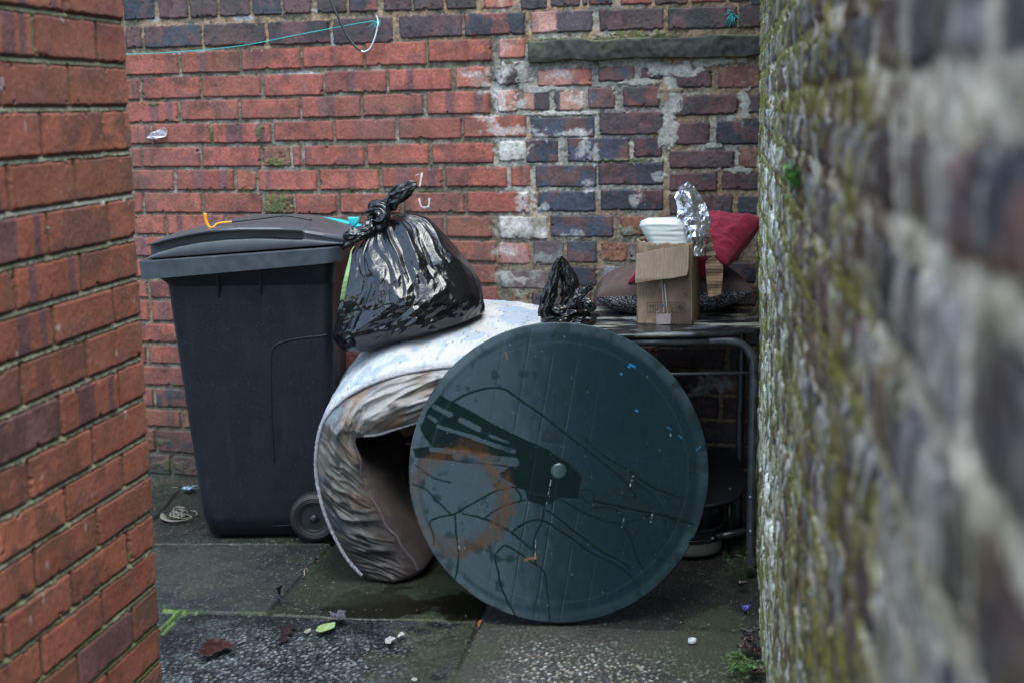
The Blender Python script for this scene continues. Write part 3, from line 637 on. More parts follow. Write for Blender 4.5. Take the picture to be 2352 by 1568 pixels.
o = link('pavement', me, M_GROUND); setprops(o, kind='structure')
bm = bmesh.new(); bmesh.ops.create_grid(bm, x_segments=1, y_segments=1, size=60, matrix=Matrix.Translation((0, 0, -.035)))
o = bm_obj(bm, 'ground', mat('ground_tarmac', (.05, .05, .048), .8, var=.3, vscale=3, bump=.4, bscale=80), smooth=False); setprops(o, kind='structure')

# ------------------------------------------------------------------ OBJECTS
def thing(name, label, cat, loc, group=None):
    o = bpy.data.objects.new(name, None); COL.objects.link(o); o.location = V(loc); o.empty_display_size = .1
    return setprops(o, label, cat, group)
def P(o, root, label=None):
    part_of(o, root)
    if label: o['label'] = label
    return o
def sub(o, par):
    o.parent = par; o.matrix_parent_inverse = Matrix(); return o
ROOTINV = {}
def px(x, y, Y): return on_depth(x, y, Y)
def resample(pts, n):
    p = np.array(pts, float); d = np.r_[0, np.cumsum(np.linalg.norm(np.diff(p, axis=0), axis=1))]; t = np.linspace(0, d[-1], n)
    return np.stack([np.interp(t, d, p[:, k]) for k in range(p.shape[1])], -1)
def smoothed(pts, n): return resample(smooth_path(pts, 12), n)

# ---------- wheelie bin
def scuff(m, n, l, p, src):
    c0 = p.inputs['Base Color'].links[0].from_socket; last = c0
    for sc, lo, hi, col, st in ((340, .70, .74, (.10, .105, .11, 1), (1, 1, 1)), (26, .55, .75, (.014, .017, .021, 1), (1, 1, .16)), (9, .50, .75, (.010, .012, .015, 1), (1, 1, .5))):
        mp = n.new('ShaderNodeMapping'); mp.inputs['Scale'].default_value = st; t = n.new('ShaderNodeTexNoise'); t.inputs['Scale'].default_value = sc; t.inputs['Detail'].default_value = 5 if sc < 100 else 1
        l.new(src, mp.inputs['Vector']); l.new(mp.outputs[0], t.inputs['Vector'])
        mr = n.new('ShaderNodeMapRange'); mr.inputs['From Min'].default_value = lo; mr.inputs['From Max'].default_value = hi; mr.inputs['To Max'].default_value = .8; l.new(t.outputs['Fac'], mr.inputs['Value'])
        mx = n.new('ShaderNodeMix'); mx.data_type = 'RGBA'; l.new(mr.outputs[0], mx.inputs[0]); l.new(last, mx.inputs[6]); mx.inputs[7].default_value = col; last = mx.outputs[2]
    l.new(last, p.inputs['Base Color'])
M_BIN = mat('bin_plastic', (.0060, .0080, .0120), .42, var=.12, vscale=25, rvar=.08, bump=.25, bscale=700, bdist=.0006, spec=.28, extra=scuff)
M_LID = mat('lid_plastic', (.050, .056, .068), .42, var=.25, vscale=18, rvar=.10, bump=.3, bscale=500, bdist=.0008)
M_RIM = mat('rim_plastic', (.038, .046, .058), .45, var=.35, vscale=30, rvar=.1, bump=.3, bscale=300, bdist=.001)
M_TYRE = mat('tyre_rubber', (.004, .004, .005), .6, var=.3, vscale=40, bump=.3, bscale=300)
M_HUB = mat('wheel_plastic', (.008, .010, .013), .45, var=.2, vscale=40)
M_STICK = mat('white_sticker', (.62, .64, .68), .5, var=.1)
def rrect(x0, x1, y0, y1, r, n=6):
    o = []
    for (cx, cy, a0) in ((x1-r, y0+r, -90), (x1-r, y1-r, 0), (x0+r, y1-r, 90), (x0+r, y0+r, 180)):
        for k in range(n+1): a = R(a0+90*k/n); o.append((cx+r*math.cos(a), cy+r*math.sin(a)))
    return o
def loft(name, rings, m, parent=None, cap0=True, cap1=True):
    bm = bmesh.new(); vr = [[bm.verts.new(V(p)) for p in r] for r in rings]; n = len(vr[0])
    for a, b in zip(vr[:-1], vr[1:]):
        for k in range(n): bm.faces.new((a[k], a[(k+1) % n], b[(k+1) % n], b[k]))
    if cap0: bm.faces.new(vr[0][::-1])
    if cap1: bm.faces.new(vr[-1])
    return bm_obj(bm, name, m, parent)
def add_edgesplit(o, a=35):
    m = o.modifiers.new('es', 'EDGE_SPLIT'); m.split_angle = R(a); return o
bxl0, bxr0 = px(467, 1240, 4.46)[0], px(745, 1240, 4.46)[0]; bxl1, bxr1 = px(374, 640, 4.42)[0], px(758, 640, 4.42)[0]
zr_l = px(322, 602, 4.37)[2]; zr_r = px(774, 568, 4.37)[2]; Xl = px(313, 602, 4.37)[0]; Xr = px(778, 568, 4.37)[0]
bin_root = thing('wheelie_bin', 'tall black plastic wheelie bin with its lid closed, standing by the red brick wall', 'bin', ((bxl0+bxr0)/2, 4.68, 0))
rings = []
for t in np.linspace(0, 1, 14):
    z = .012+(.87-.012)*t; x0 = bxl0+(bxl1-bxl0)*t; x1 = bxr0+(bxr1-bxr0)*t+.012; y0 = 4.475-.04*t; y1 = 4.86+.05*t
    ins = .012 if t == 0 else 0
    rings.append([(a, b, z) for a, b in rrect(x0+ins, x1-ins, y0+ins, y1-ins, .040)])
body = P(loft('body', rings, M_BIN, cap1=False), bin_root)
rb = []
def zrim(x): return zr_l+(zr_r-zr_l)*(x-Xl)/(Xr-Xl)
for (dz, g_) in ((-.045, -.012), (-.047, 0), (-.002, .003), (0, 0), (0, -.03)):
    rb.append([(a, b, zrim(a)+dz-(.010*(1-(a-Xl)/(Xr-Xl)) if dz < -.01 else 0)) for a, b in rrect(Xl-g_, Xr+g_, 4.375-g_, 4.965+g_, .05)])
P(add_edgesplit(loft('rim', rb, M_RIM, cap0=False, cap1=False), 50), bin_root)
# flared underside from body to rim
fl = []
for t in np.linspace(0, 1, 5):
    x0 = (bxl1+.004)*(1-t**1.6)+(Xl+.012)*t**1.6; x1 = (bxr1+.010)*(1-t)+(Xr-.012)*t; y0 = 4.437*(1-t)+4.39*t
    fl.append([(a, b, (.835+(zrim(a)-.04-.835)*t)) for a, b in rrect(x0, x1, y0, 4.955, .045)])
P(loft('flare', fl, M_BIN, cap0=False, cap1=True), bin_root)
for (X_, y0, y1) in ((500, 622, 684), (597, 614, 680)):
    a = px(X_-1, y0, 4.40); b = px(X_+2, y1, 4.437)
    bm = bmesh.new(); prism(bm, [a+[-.004, 0, 0], a+[.004, 0, 0], b+[.003, 0, 0], b+[-.003, 0, 0]], (0, .05, 0)); P(bm_obj(bm, 'stiffening_rib', M_BIN, bevel=.0015), bin_root)
ln = [px(*q)+np.array([0, -.0022, 0]) for q in ((752, 768, 4.447), (735, 771, 4.4465), (700, 775, 4.4465), (650, 784, 4.447), (630, 796, 4.4475), (623, 815, 4.4485), (622, 880, 4.452), (626, 990, 4.459), (630, 1060, 4.463))]
P(tube(smooth_path(ln, 5), [.0030]*33+[.0022]*8, 'moulded_ridge', M_BIN, n=6), bin_root)
ln = [px(*q) for q in ((625, 1208, 4.474), (680, 1203, 4.473), (720, 1201, 4.473))]
P(tube(ln, .0015, 'moulded_ridge', M_BIN, n=5), bin_root)
# wheels and axle
wc = px(722, 1183, 4.43); wz = .0825; wc[2] = wz
def lathe(name, prof, m, c, axis='Y', n=56):
    rings = []
    for r_, h_ in prof:
        ring = []
        for k in range(n):
            a = 2*math.pi*k/n; u, v = r_*math.cos(a), r_*math.sin(a)
            ring.append((c[0]+u, c[1]+h_, c[2]+v) if axis == 'Y' else (c[0]+u, c[1]+v, c[2]+h_))
        rings.append(ring)
    return loft(name, rings, m)
def _w(pr): return [(a*.84, b*.9) for a, b in pr]
for side_y in (4.430, 4.86):
    c_ = (wc[0], side_y, wz)
    ty = P(add_edgesplit(lathe('wheel', _w([(.052, -.006), (.056, -.014), (.066, -.018), (.068, -.016), (.072, -.018), (.074, -.016), (.079, -.017), (.082, -.014), (.087, -.012), (.0955, -.002), (.097, .012), (.0955, .035), (.085, .045), (.05, .045)]), M_TYRE, c_), 40), bin_root)
    rm = lathe('wheel_rim', _w([(.001, -.004), (.014, -.006), (.017, -.004), (.019, .006), (.045, .010), (.048, -.006), (.053, -.010), (.055, -.006), (.055, .04)]), M_HUB, c_); sub(rm, ty); rm.matrix_parent_inverse = Matrix()
    hb = lathe('axle_cap', [(.001, -.020), (.008, -.020), (.013, -.015), (.015, -.004), (.015, .02)], M_HUB, c_); sub(hb, ty)
P(tube([(wc[0], 4.45, wz), (wc[0], 4.88, wz)], .009, 'axle', M_HUB), bin_root)
# white labels wrapping the front corner
for (ya, yb) in ((908, 932), (958, 1006)):
    za, zb = px(420, ya, 4.5)[2], px(420, yb, 4.5)[2]; pts = []
    def edge(z, k):
        t = (z-.012)/.858; x0 = bxl0+(bxl1-bxl0)*t; y0 = 4.475-.04*t; a = R(180+k); return (x0+.04+.0408*math.cos(a), y0+.04+.0408*math.sin(a), z)
    v = []; ks = list(range(-40, 30, 10))
    for z in np.linspace(za, zb, 5):
        v.append([edge(z, k) for k in ks])
    me = raw_mesh('white_label', np.array(v), grid_faces(len(ks), 5)); P(link('white_label', me, M_STICK), bin_root)
# lid : lower skirt, grip slot, domed top
ZL = lambda x, y: (294+x*.2344, 441+y*.2344)
def curve(pts, Y):
    q = np.array([px(*ZL(*p), Y) for p in pts]); return q[:, 0], q[:, 2]
cb = curve([(190, 655), (1000, 592), (2100, 508)], 4.40); cl = curve([(190, 640), (300, 590), (500, 535), (700, 497), (1000, 466), (1300, 456), (1640, 468), (1720, 468), (1760, 470), (2100, 500)], 4.40)
cu = curve([(190, 528), (225, 520), (400, 470), (600, 425), (800, 393), (1100, 376), (1500, 376), (1700, 385), (1740, 410), (2100, 470)], 4.40); ce = curve([(190, 520), (225, 512), (520, 432), (800, 375), (1100, 348), (1500, 350), (1700, 372), (2100, 425)], 4.40)
ct = curve([(190, 480), (520, 396), (800, 318), (1030, 284), (1550, 244), (1800, 262), (2100, 340)], 4.67)
nx = 110; X0, X1 = px(*ZL(192, 600), 4.40)[0], px(*ZL(2108, 500), 4.40)[0]; xend = px(*ZL(1712, 420), 4.40)[0]
LX = np.linspace(X0, X1, nx); rows_ = []
I_ = lambda c_, x: np.interp(x, c_[0], c_[1])
for x in LX:
    inn = .045*sstep(xend+.004, xend-.004, x); b_, l_, u_, e_, t_ = (float(I_(k, x)) for k in (cb, cl, cu, ce, ct)); y0 = 4.395; y1 = 4.945
    if inn < .02: mid = (l_+u_)/2; l_, u_ = l_*.9+mid*.1, u_
    bev = .004
    sec = [(y0+.02, b_), (y0+.002, b_), (y0, b_+.003), (y0, l_-bev), (y0+bev*.4, l_-bev*.4), (y0+max(bev, inn*.4)*.6, l_), (y0+max(.006, inn), l_+.001), (y0+max(.006, inn), u_-.001), (y0+.004, u_-.001), (y0-.003, u_), (y0-.004, u_+.004), (y0, e_)]
    for k in range(1, 20):
        f = k/20; s_ = math.sin(math.pi*min(f, .5))**.8 if f <= .5 else math.sin(math.pi*(1-f))**.8
        sec.append((y0+(y1-y0)*f, e_+(t_-e_)*s_+.0012*math.sin(x*90)*(.1)))
    sec += [(y1, e_), (y1, b_), (y1-.02, b_)]
    rows_.append([(x, a, b) for a, b in sec])
vv = np.array(rows_); ns = vv.shape[1]
me = raw_mesh('lid', vv, grid_faces(ns, nx, flip=False)); bmx = bmesh.new(); bmx.from_mesh(me); bmx.verts.ensure_lookup_table()
bmx.faces.new([bmx.verts[i] for i in range(ns)]); bmx.faces.new([bmx.verts[(nx-1)*ns+i] for i in range(ns)][::-1]); bmesh.ops.recalc_face_normals(bmx, faces=bmx.faces); bmx.to_mesh(me); bmx.free()
P(add_edgesplit(link('lid', me, M_LID), 40), bin_root)
P(tube([px(805, 560, 4.45), px(805, 560, 4.9)], .012, 'handle', M_BIN), bin_root)
for Y_ in (4.45, 4.9):
    P(tube([px(770, 575, Y_), px(806, 560, Y_)], .010, 'handle_arm', M_BIN), bin_root)

# ---------- orange hooked tool on the lid
M_ORANGE = mat('orange_plastic', (.80, .30, .012), .35, var=.08); M_BLACKP = mat('black_rod', (.012, .012, .014), .4, var=.2)
hk = thing('hooked_tool', 'orange hook on a thin black rod lying across the bin lid', 'tool', px(560, 510, 4.50))
Zp = lambda x, y, Y: px(*ZL(x, y), Y)
pts = smooth_path([Zp(757, 212, 4.50), Zp(763, 275, 4.50), Zp(785, 330, 4.50), Zp(812, 352, 4.50), Zp(840, 345, 4.50), Zp(872, 314, 4.50), Zp(925, 302, 4.50), Zp(1022, 293, 4.50)], 5)
P(tube(pts, [.0058-.0028*min(1, i/26) for i in range(len(pts))], 'hook', M_ORANGE, n=8), hk)
P(tube(smooth_path([Zp(1020, 294, 4.50), Zp(1290, 262, 4.50), Zp(1480, 238, 4.50), Zp(1580, 236, 4.50), Zp(1800, 276, 4.50)], 5), .0034, 'rod', M_BLACKP, n=6), hk)

# ---------- turquoise scoop behind the lid
M_CYAN = mat('turquoise_plastic', (.02, .36, .42), .35, var=.08)
cy = thing('plastic_scoop', 'turquoise plastic scoop with an upturned cup end behind the bin lid', 'scoop', px(780, 525, 4.82))
topc = smoothed([Zp(1760, 246, 4.86), Zp(1900, 250, 4.84), Zp(2050, 268, 4.82), Zp(2180, 298, 4.80), Zp(2330, 336, 4.78)], 24); botc = smoothed([Zp(1770, 256, 4.78), Zp(1880, 300, 4.76), Zp(2020, 338, 4.74), Zp(2180, 356, 4.72), Zp(2330, 362, 4.71)], 24)
v = []
for q in np.linspace(0, 1, 8): v.append(topc*(1-q)+botc*q+np.array([0, 0, -.018*math.sin(math.pi*q)]))
me = raw_mesh('scoop_pan', np.array(v), grid_faces(24, 8)); o = link('scoop_pan', me, M_CYAN); o.modifiers.new('s', 'SOLIDIFY').thickness = .003; P(o, cy)
bm = bmesh.new(); prism(bm, [Zp(2150, 250, 4.72), Zp(2266, 250, 4.72), Zp(2256, 312, 4.72), Zp(2225, 328, 4.72), Zp(2205, 356, 4.72), Zp(2196, 356, 4.72), Zp(2192, 325, 4.72), Zp(2168, 310, 4.72)], (0, .022, 0))
P(bm_obj(bm, 'scoop_cup', M_CYAN, bevel=.002), cy)

# ---------- black plastic bags
def bagextra(m, n, l, p, src):
    t = n.new('ShaderNodeTexNoise'); t.inputs['Scale'].default_value = 26; t.inputs['Detail'].default_value = 4; t.inputs['Distortion'].default_value = 1.2
    mp = n.new('ShaderNodeMapping'); mp.inputs['Scale'].default_value = (1, 1, .45); l.new(src, mp.inputs['Vector']); l.new(mp.outputs[0], t.inputs['Vector'])
    a = n.new('ShaderNodeMath'); a.operation = 'SUBTRACT'; a.inputs[1].default_value = .5; l.new(t.outputs['Fac'], a.inputs[0])
    b = n.new('ShaderNodeMath'); b.operation = 'ABSOLUTE'; l.new(a.outputs[0], b.inputs[0])
    bp = n.new('ShaderNodeBump'); bp.inputs['Strength'].default_value = .18; bp.inputs['Distance'].default_value = .02; l.new(b.outputs[0], bp.inputs['Height'])
    prev = p.inputs['Normal'].links[0].from_socket if p.inputs['Normal'].links else None
    if prev: l.new(prev, bp.inputs['Normal'])
    l.new(bp.outputs[0], p.inputs['Normal'])
M_BAG = mat('black_bin_liner', (.0035, .0038, .005), .17, rvar=.05, vscale=14, bump=.10, bscale=90, bdist=.002, spec=.68, extra=bagextra)
def crumple_tube(path, radii, flat, name, m, n=84, seed=0, amp=.35, k=7, flatdir=(0, 1, 0), loopfill=0):
    c = smoothed(path, 60); rr_ = np.interp(np.linspace(0, 1, 60), np.linspace(0, 1, len(radii)), radii)
    fd = np.array(flatdir, float); v = []
    for i in range(60):
        t = c[min(i+1, 59)]-c[max(i-1, 0)]; t /= np.linalg.norm(t); y = fd-t*(fd@t); y /= np.linalg.norm(y); x = np.cross(y, t)
        a = np.linspace(0, 2*math.pi, n, endpoint=False)
        aa_c = a/(2*math.pi)+.04*math.sin(i*.21+seed); d = 1+amp*1.1*lin(aa_c*9+0*a, 0*a+i/11., 9, seed)+amp*.55*lin(aa_c*22, 0*a+i/6., 22, seed+4)+amp*.30*lin(aa_c*42, 0*a+i/3.1, 42, seed+6)
        v.append(c[i]+rr_[i]*d[:, None]*(np.cos(a)[:, None]*x+flat*np.sin(a)[:, None]*y))
    me = raw_mesh(name, np.array(v), grid_faces(n, 60, wrapu=True)); bmx = bmesh.new(); bmx.from_mesh(me); bmx.verts.ensure_lookup_table()
    bmx.faces.new([bmx.verts[i] for i in range(n)]); bmx.faces.new([bmx.verts[59*n+i] for i in range(n)][::-1]); bmesh.ops.recalc_face_normals(bmx, faces=bmx.faces); bmx.to_mesh(me); bmx.free()
    return link(name, me, m)
bag = thing('rubbish_bag', 'big shiny black bin bag tied in a knot, resting on the folded mattress', 'bin bag', px(940, 800, 4.32))
BT = [0, .05, .12, .2, .32, .45, .58, .7, .8, .88, .94, .98, 1.0]
BL = [(860, 520), (850, 532), (834, 556), (816, 588), (801, 628), (790, 672), (780, 712), (772, 745), (768, 770), (778, 792), (803, 806), (850, 806), (905, 792)]
BR = [(878, 508), (910, 494), (948, 490), (985, 502), (1028, 536), (1066, 576), (1098, 618), (1118, 655), (1128, 688), (1122, 714), (1070, 733), (1000, 752), (930, 784)]
BD = [.012, .035, .07, .105, .145, .175, .195, .205, .20, .175, .13, .07, .01]
nt_, na = 260, 620
T = np.linspace(0, 1, nt_); Tn = T
Lx = np.interp(T, BT, [p[0] for p in BL]); Ly = np.interp(T, BT, [p[1] for p in BL]); Rx = np.interp(T, BT, [p[0] for p in BR]); Ry = np.interp(T, BT, [p[1] for p in BR]); Dd = np.interp(T, BT, BD)
ker = np.hanning(15); ker /= ker.sum(); sm = lambda a: np.convolve(np.pad(a, 7, 'edge'), ker, 'valid')
Lx, Ly, Rx, Ry, Dd = map(sm, (Lx, Ly, Rx, Ry, Dd))
Lp = np.array([px(a, b, 4.33) for a, b in zip(Lx, Ly)]); Rp = np.array([px(a, b, 4.33) for a, b in zip(Rx, Ry)])
C_ = (Lp+Rp)/2; Hh = (Rp-Lp)/2
ang = np.linspace(0, 2*math.pi, na, endpoint=False); AA, TT = np.meshgrid(ang, T)
ca, sa = np.cos(AA), np.sin(AA)
sq = (np.abs(ca)**2.3+np.abs(sa)**2.3)**(-1/2.3)
base = C_[:, None]+Hh[:, None]*(ca*sq)[..., None]+np.array([0, -1, 0])*(Dd[:, None]*sa*sq)[..., None]
radial = Hh[:, None]/np.linalg.norm(Hh, axis=1)[:, None, None]*ca[..., None]+np.array([0, -1, 0])*sa[..., None]
tw = .35*fbm(TT*2.2, AA*.5, 0, 2, 55)+.35*(1-TT)
cA, sA = np.cos(AA+tw), np.sin(AA+tw)
loc = np.minimum(np.linalg.norm(Hh, axis=1), .2)[:, None]
AW = (AA+tw+.10*fbm(TT*5, ca*2, sa*2, 2, 17))/(2*math.pi)
pl1 = lin(AW*24, TT*2.2+.3*fbm(ca*2, sa*2, TT, 2, 18), 24, 11); pl2 = lin(AW*46+.3*TT, TT*2.6, 46, 12); pl3 = lin(AW*120, TT*9, 120, 13)
fall = sstep(.95, .10, TT)
frontlow = sstep(.25, .75, TT)
p3x, p3y, p3z = base[..., 0]*1.0, base[..., 1], base[..., 2]
# broad crumple facets with sharp creases
WQ = .35*fbm(ca*3, sa*3, TT*4, 2, 19)
cr1 = lin(AW*15+WQ, TT*6.5+WQ, 15, 14); cr2 = .6*lin(AW*34+WQ*2, TT*15+WQ*2, 34, 15)+.4*lin(AW*80+WQ*3, TT*34+WQ*2, 80, 20)
calm = 1-.72*sstep(.15, .75, ca)*sstep(.15, .4, TT)
disp = loc*(.20*pl1+.095*pl2+.014*pl3)*fall*(.35+.65*sstep(0, .12, TT))*calm+.021*cr1*(.15+.85*frontlow)*(.4+.6*calm)+.0070*cr2*(.3+.7*frontlow)*(.35+.65*calm)+.010*fbm(p3x*4, p3y*4, p3z*4, 1, 16)
disp *= sstep(1.0, .93, TT)*.9+.1
vb_ = base+radial*(disp-.008*sstep(.1, .5, TT))[..., None]
# sagging long vertical drape lines
me = raw_mesh('bag_body', vb_, grid_faces(na, nt_, wrapu=True)); P(link('bag_body', me, M_BAG, smooth=False), bag)
P(crumple_tube([px(866, 505, 4.33), px(880, 484, 4.325), px(905, 458, 4.32), px(930, 440, 4.315), px(948, 428, 4.31), px(958, 426, 4.31)], [.010, .012, .019, .026, .025, .018, .007], .5, 'knot_tail', M_BAG, seed=3, amp=.38), bag)
P(crumple_tube([px(868, 508, 4.31), px(852, 520, 4.29), px(836, 533, 4.28), px(815, 541, 4.28), px(800, 541, 4.28), px(789, 543, 4.28)], [.014, .019, .020, .017, .021, .021, .008], .8, 'knot_tail', M_BAG, seed=9, amp=.35), bag)
P(crumple_tube([px(850, 488, 4.31), px(862, 478, 4.29), px(876, 482, 4.28), px(882, 498, 4.28), px(876, 514, 4.29), px(864, 520, 4.30), px(856, 508, 4.30)], [.013, .018, .021, .022, .021, .017, .010], 1, 'knot', M_BAG, seed=21, amp=.3), bag)
P(crumple_tube([px(850, 540, 4.33), px(853, 512, 4.33), px(858, 490, 4.33), px(870, 478, 4.33)], [.014, .016, .016, .008], .8, 'knot', M_BAG, seed=29, amp=.35), bag)
# green ribbon beside the bag
M_GREEN = mat('green_tape', (.13, .22, .085), .5, var=.1)
gp = smoothed([px(814, 566, 4.20), px(807, 577, 4.18), px(803, 600, 4.15), px(797, 630, 4.11), px(791, 660, 4.10), px(786, 690, 4.10)], 40); wd = np.interp(np.linspace(0, 1, 40), [0, .12, .3, .7, 1], [.004, .003, .008, .014, .014])
v = np.array([gp+np.array([1, 0, .15])*(wd*(q-.5))[:, None]+np.array([0, -.0008, 0])*np.sin(np.arange(40)*2.1)[:, None] for q in np.linspace(0, 1, 4)])
o = link('ribbon', raw_mesh('ribbon', v, grid_faces(40, 4)), M_GREEN); o.modifiers.new('s', 'SOLIDIFY').thickness = .0008; setprops(o, 'narrow pale green ribbon hanging between the bin and the bin bag', 'ribbon')

# ---------- folded mattress
def mattextra(m, n, l, p, src): pass
M_MATT = mat('mattress_cloth', attr='Col', spec=.3, rough=.8, rattr='Rgh', var=.16, vscale=120, bump=.45, bscale=520, bdist=.0012)
M_PIPE = mat('mattress_piping', (.25, .25, .275), .8, var=.4, vscale=120, bump=1.0, bscale=330, bdist=.002)
M_PIPE2 = mat('soiled_piping', (.08, .06, .065), .8, var=.4, vscale=120, bump=1.0, bscale=330, bdist=.002)
mt = thing('mattress', 'dirty white mattress folded over on itself with stained brown satin edging', 'mattress', on_ground(880, 1330))
OUT = [(852, 1331), (835, 1320), (800, 1282), (764, 1218), (739, 1150), (727, 1080), (730, 1015), (746, 962), (790, 916), (850, 882), (930, 857), (1035, 841), (1130, 838), (1235, 850), (1330, 880), (1400, 930)]
INN = [(945, 1330), (957, 1306), (924, 1252), (888, 1204), (860, 1156), (836, 1104), (826, 1060), (816, 1006), (838, 1000), (872, 996), (935, 976), (1010, 958), (1110, 950), (1210, 960), (1290, 985), (1340, 1010)]
YF = [4.05]*6+[4.04]*4+[4.03]*6
ns_ = 420
def chain(L): return smoothed([px(a, b, Y) for (a, b), Y in zip(L, YF)], ns_)
So, Si = chain(OUT), chain(INN)
# keep the pairs aligned by control point rather than by length
def chain2(L):
    p = np.array(smooth_path([px(a, b, Y) for (a, b), Y in zip(L, YF)], 28)); k = np.linspace(0, len(p)-1, ns_); return np.stack([np.interp(k, np.arange(len(p)), p[:, j]) for j in range(3)], -1)
So, Si = chain2(OUT), chain2(INN); S = np.linspace(0, 1, ns_)
WY = .80
tang = np.gradient(So, axis=0); tang /= np.linalg.norm(tang, axis=1)[:, None]; No = np.stack([-tang[:, 2], tang[:, 1]*0, tang[:, 0]], -1)*1.0   # outward (left / up)
No = np.where((No @ np.array([-1, 0, 1]) < 0)[:, None], -No, No)
arc = np.r_[0, np.cumsum(np.linalg.norm(np.diff(So, axis=0), axis=1))]
secs, cols, rgs = [], [], []
nb, npn = 56, 70
q = np.linspace(0, 1, nb)
Sg, Qg = np.meshgrid(arc, q)          # rows: q
def tr(a): return np.transpose(a, (1, 0, 2))
band = So[None]*(1-q)[:, None, None]+Si[None]*q[:, None, None]
along = Sg+.10*Qg
up_part = sstep(.52, .62, S)[None]
wob_ = .8*fbm(Sg*8, Qg*3, 0, 2, 803); wr = ridged(along*22+wob_, Qg*1.6+wob_, 0, 2, 801)*.55+ridged(along*60+Qg*3, Qg*3, 0, 2, 805)*.25+fbm(Sg*9, Qg*3, 0, 2, 807)*.6
wr2 = ridged(Sg*7+Qg*5, Qg*2.6-Sg*2, 0, 2, 811)*.8+fbm(Sg*10, Qg*4, 0, 3, 812)*.5
wrk = wr*(1-up_part)+wr2*up_part
env = np.sin(math.pi*np.clip(Qg, 0, 1))**.6
pinch = np.exp(-((S-.47)/.035)**2)[None]
dY = -(.026*np.sin(math.pi*Qg)**.7+.0210*wrk*env+.020*pinch*np.sin(math.pi*Qg*1.5)*env)
band = band+np.array([0, 1, 0])*dY[..., None]
iw = np.sin(Sg*55+2*fbm(Sg*12, 0, 0, 2, 815))*.0035*sstep(.55, 1, Qg)*(1-up_part); band[..., 0] += iw
bc = np.broadcast_to(np.array([.20, .19, .175]), Sg.shape+(3,)).copy()
n_a = fbm(along*16, Qg*2.2, 0, 4, 821); n_b = fbm(along*22+4, Qg*2.5, 0, 4, 825); n_c = fbm(Sg*5, Qg*2, 0, 3, 829)
bc = mixc(bc, (.18, .11, .07), sstep(.0, .35, n_a)*.75); bc = mixc(bc, (.10, .135, .18), sstep(.10, .32, n_b)*.7); bc = mixc(bc, (.32, .31, .31), sstep(.12, .4, n_c)*.6)
bc = mixc(bc, (.055, .045, .045), sstep(.18, .42, fbm(Sg*14, Qg*4, 0, 4, 833))*.75)
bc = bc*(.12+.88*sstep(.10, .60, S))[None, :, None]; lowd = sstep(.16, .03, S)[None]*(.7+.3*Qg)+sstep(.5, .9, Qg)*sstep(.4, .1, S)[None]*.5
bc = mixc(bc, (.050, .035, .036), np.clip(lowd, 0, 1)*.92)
bc = mixc(bc, (.12, .07, .045), sstep(.05, .45, fbm(Sg*9+9, Qg*5, 0, 4, 835))*up_part*.6)
wv = np.linspace(0, 1, npn)[1:-1]
Sw, Ww = np.meshgrid(arc, wv)
topm = sstep(.46, .66, S)[None]
crown = .078*np.sin(np.pi*np.clip(Ww*.98, 0, 1))**.55*topm+.016*np.sin(np.pi*Ww)**.5*(1-topm)
crown = crown+.05*Ww*topm*sstep(.55, .75, S)[None]
crown = crown+.007*fbm(Sw*9, Ww*7, 0, 3, 841)+.004*fbm(Sw*26, Ww*20, 0, 3, 842)+.003*lin(Sw*22+.4*fbm(Sw*9, Ww*9, 0, 2, 4), Ww*15, None, 843)
Nu = No[None]*(1-topm[..., None])+np.array([0, 0, 1.])*topm[..., None]
outp = So[None]+np.array([0, WY, 0])*Ww[..., None]+Nu*crown[..., None]
oc = np.broadcast_to(np.array([.40, .405, .415]), Sw.shape+(3,)).copy()
f1_, f2_, id_ = worley(Sw*11+fbm(Sw*20, Ww*16, 0, 2, 5)*.5, Ww*8*1.0, 845)
oc = mixc(oc, (.19, .26, .37), (sstep(.0, .22, fbm(Sw*26, Ww*16, 0, 4, 847)+(id_ > .6)*.25-.12))*.60)
oc = mixc(oc, (.18, .25, .36), sstep(.05, .02, np.abs(fbm(Sw*14, Ww*11, 0, 3, 849)))*.5*(id_ > .4))
oc = mixc(oc, (.34, .31, .28), sstep(.1, .5, fbm(Sw*4, Ww*4, 0, 3, 851))*.5)
g1, g2, gi = worley(Sw*80, Ww*64, 853); oc = mixc(oc, (.06, .06, .065), sstep(.30, .12, g1)*(gi > .84)*.85)
oc = mixc(oc, (.30, .29, .29), sstep(.35, .08, S)[None]*.75)
bk = So[None]*(1-q[::4])[:, None, None]+Si[None]*q[::4][:, None, None]+np.array([0, WY, 0])
inn = Si[None]+np.array([0, WY, 0])*Ww[::-1][..., None]+np.array([0, 0, 0.]); WI = Ww[::-1]; inn = inn+(.060*np.sin(math.pi*WI)**.35*(1-topm)*sstep(.42, .30, S)[None]+.007*ridged(Sw*12+WI*3, WI*5, 0, 3, 861)*np.sin(math.pi*WI))[..., None]*np.array([1, 0, .35])
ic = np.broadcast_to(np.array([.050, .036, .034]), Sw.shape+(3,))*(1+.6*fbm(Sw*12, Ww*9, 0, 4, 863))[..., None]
# ring: inner edge -> outer edge (front band), outer panel to back, back band, inner panel to front
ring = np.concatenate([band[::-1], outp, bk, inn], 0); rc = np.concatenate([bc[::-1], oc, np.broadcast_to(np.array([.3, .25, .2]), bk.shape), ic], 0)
rg = np.concatenate([np.full(Sg.shape, .5), np.full(Sw.shape, .9), np.full(bk.shape[:2], .7), np.full(Sw.shape, .85)], 0)
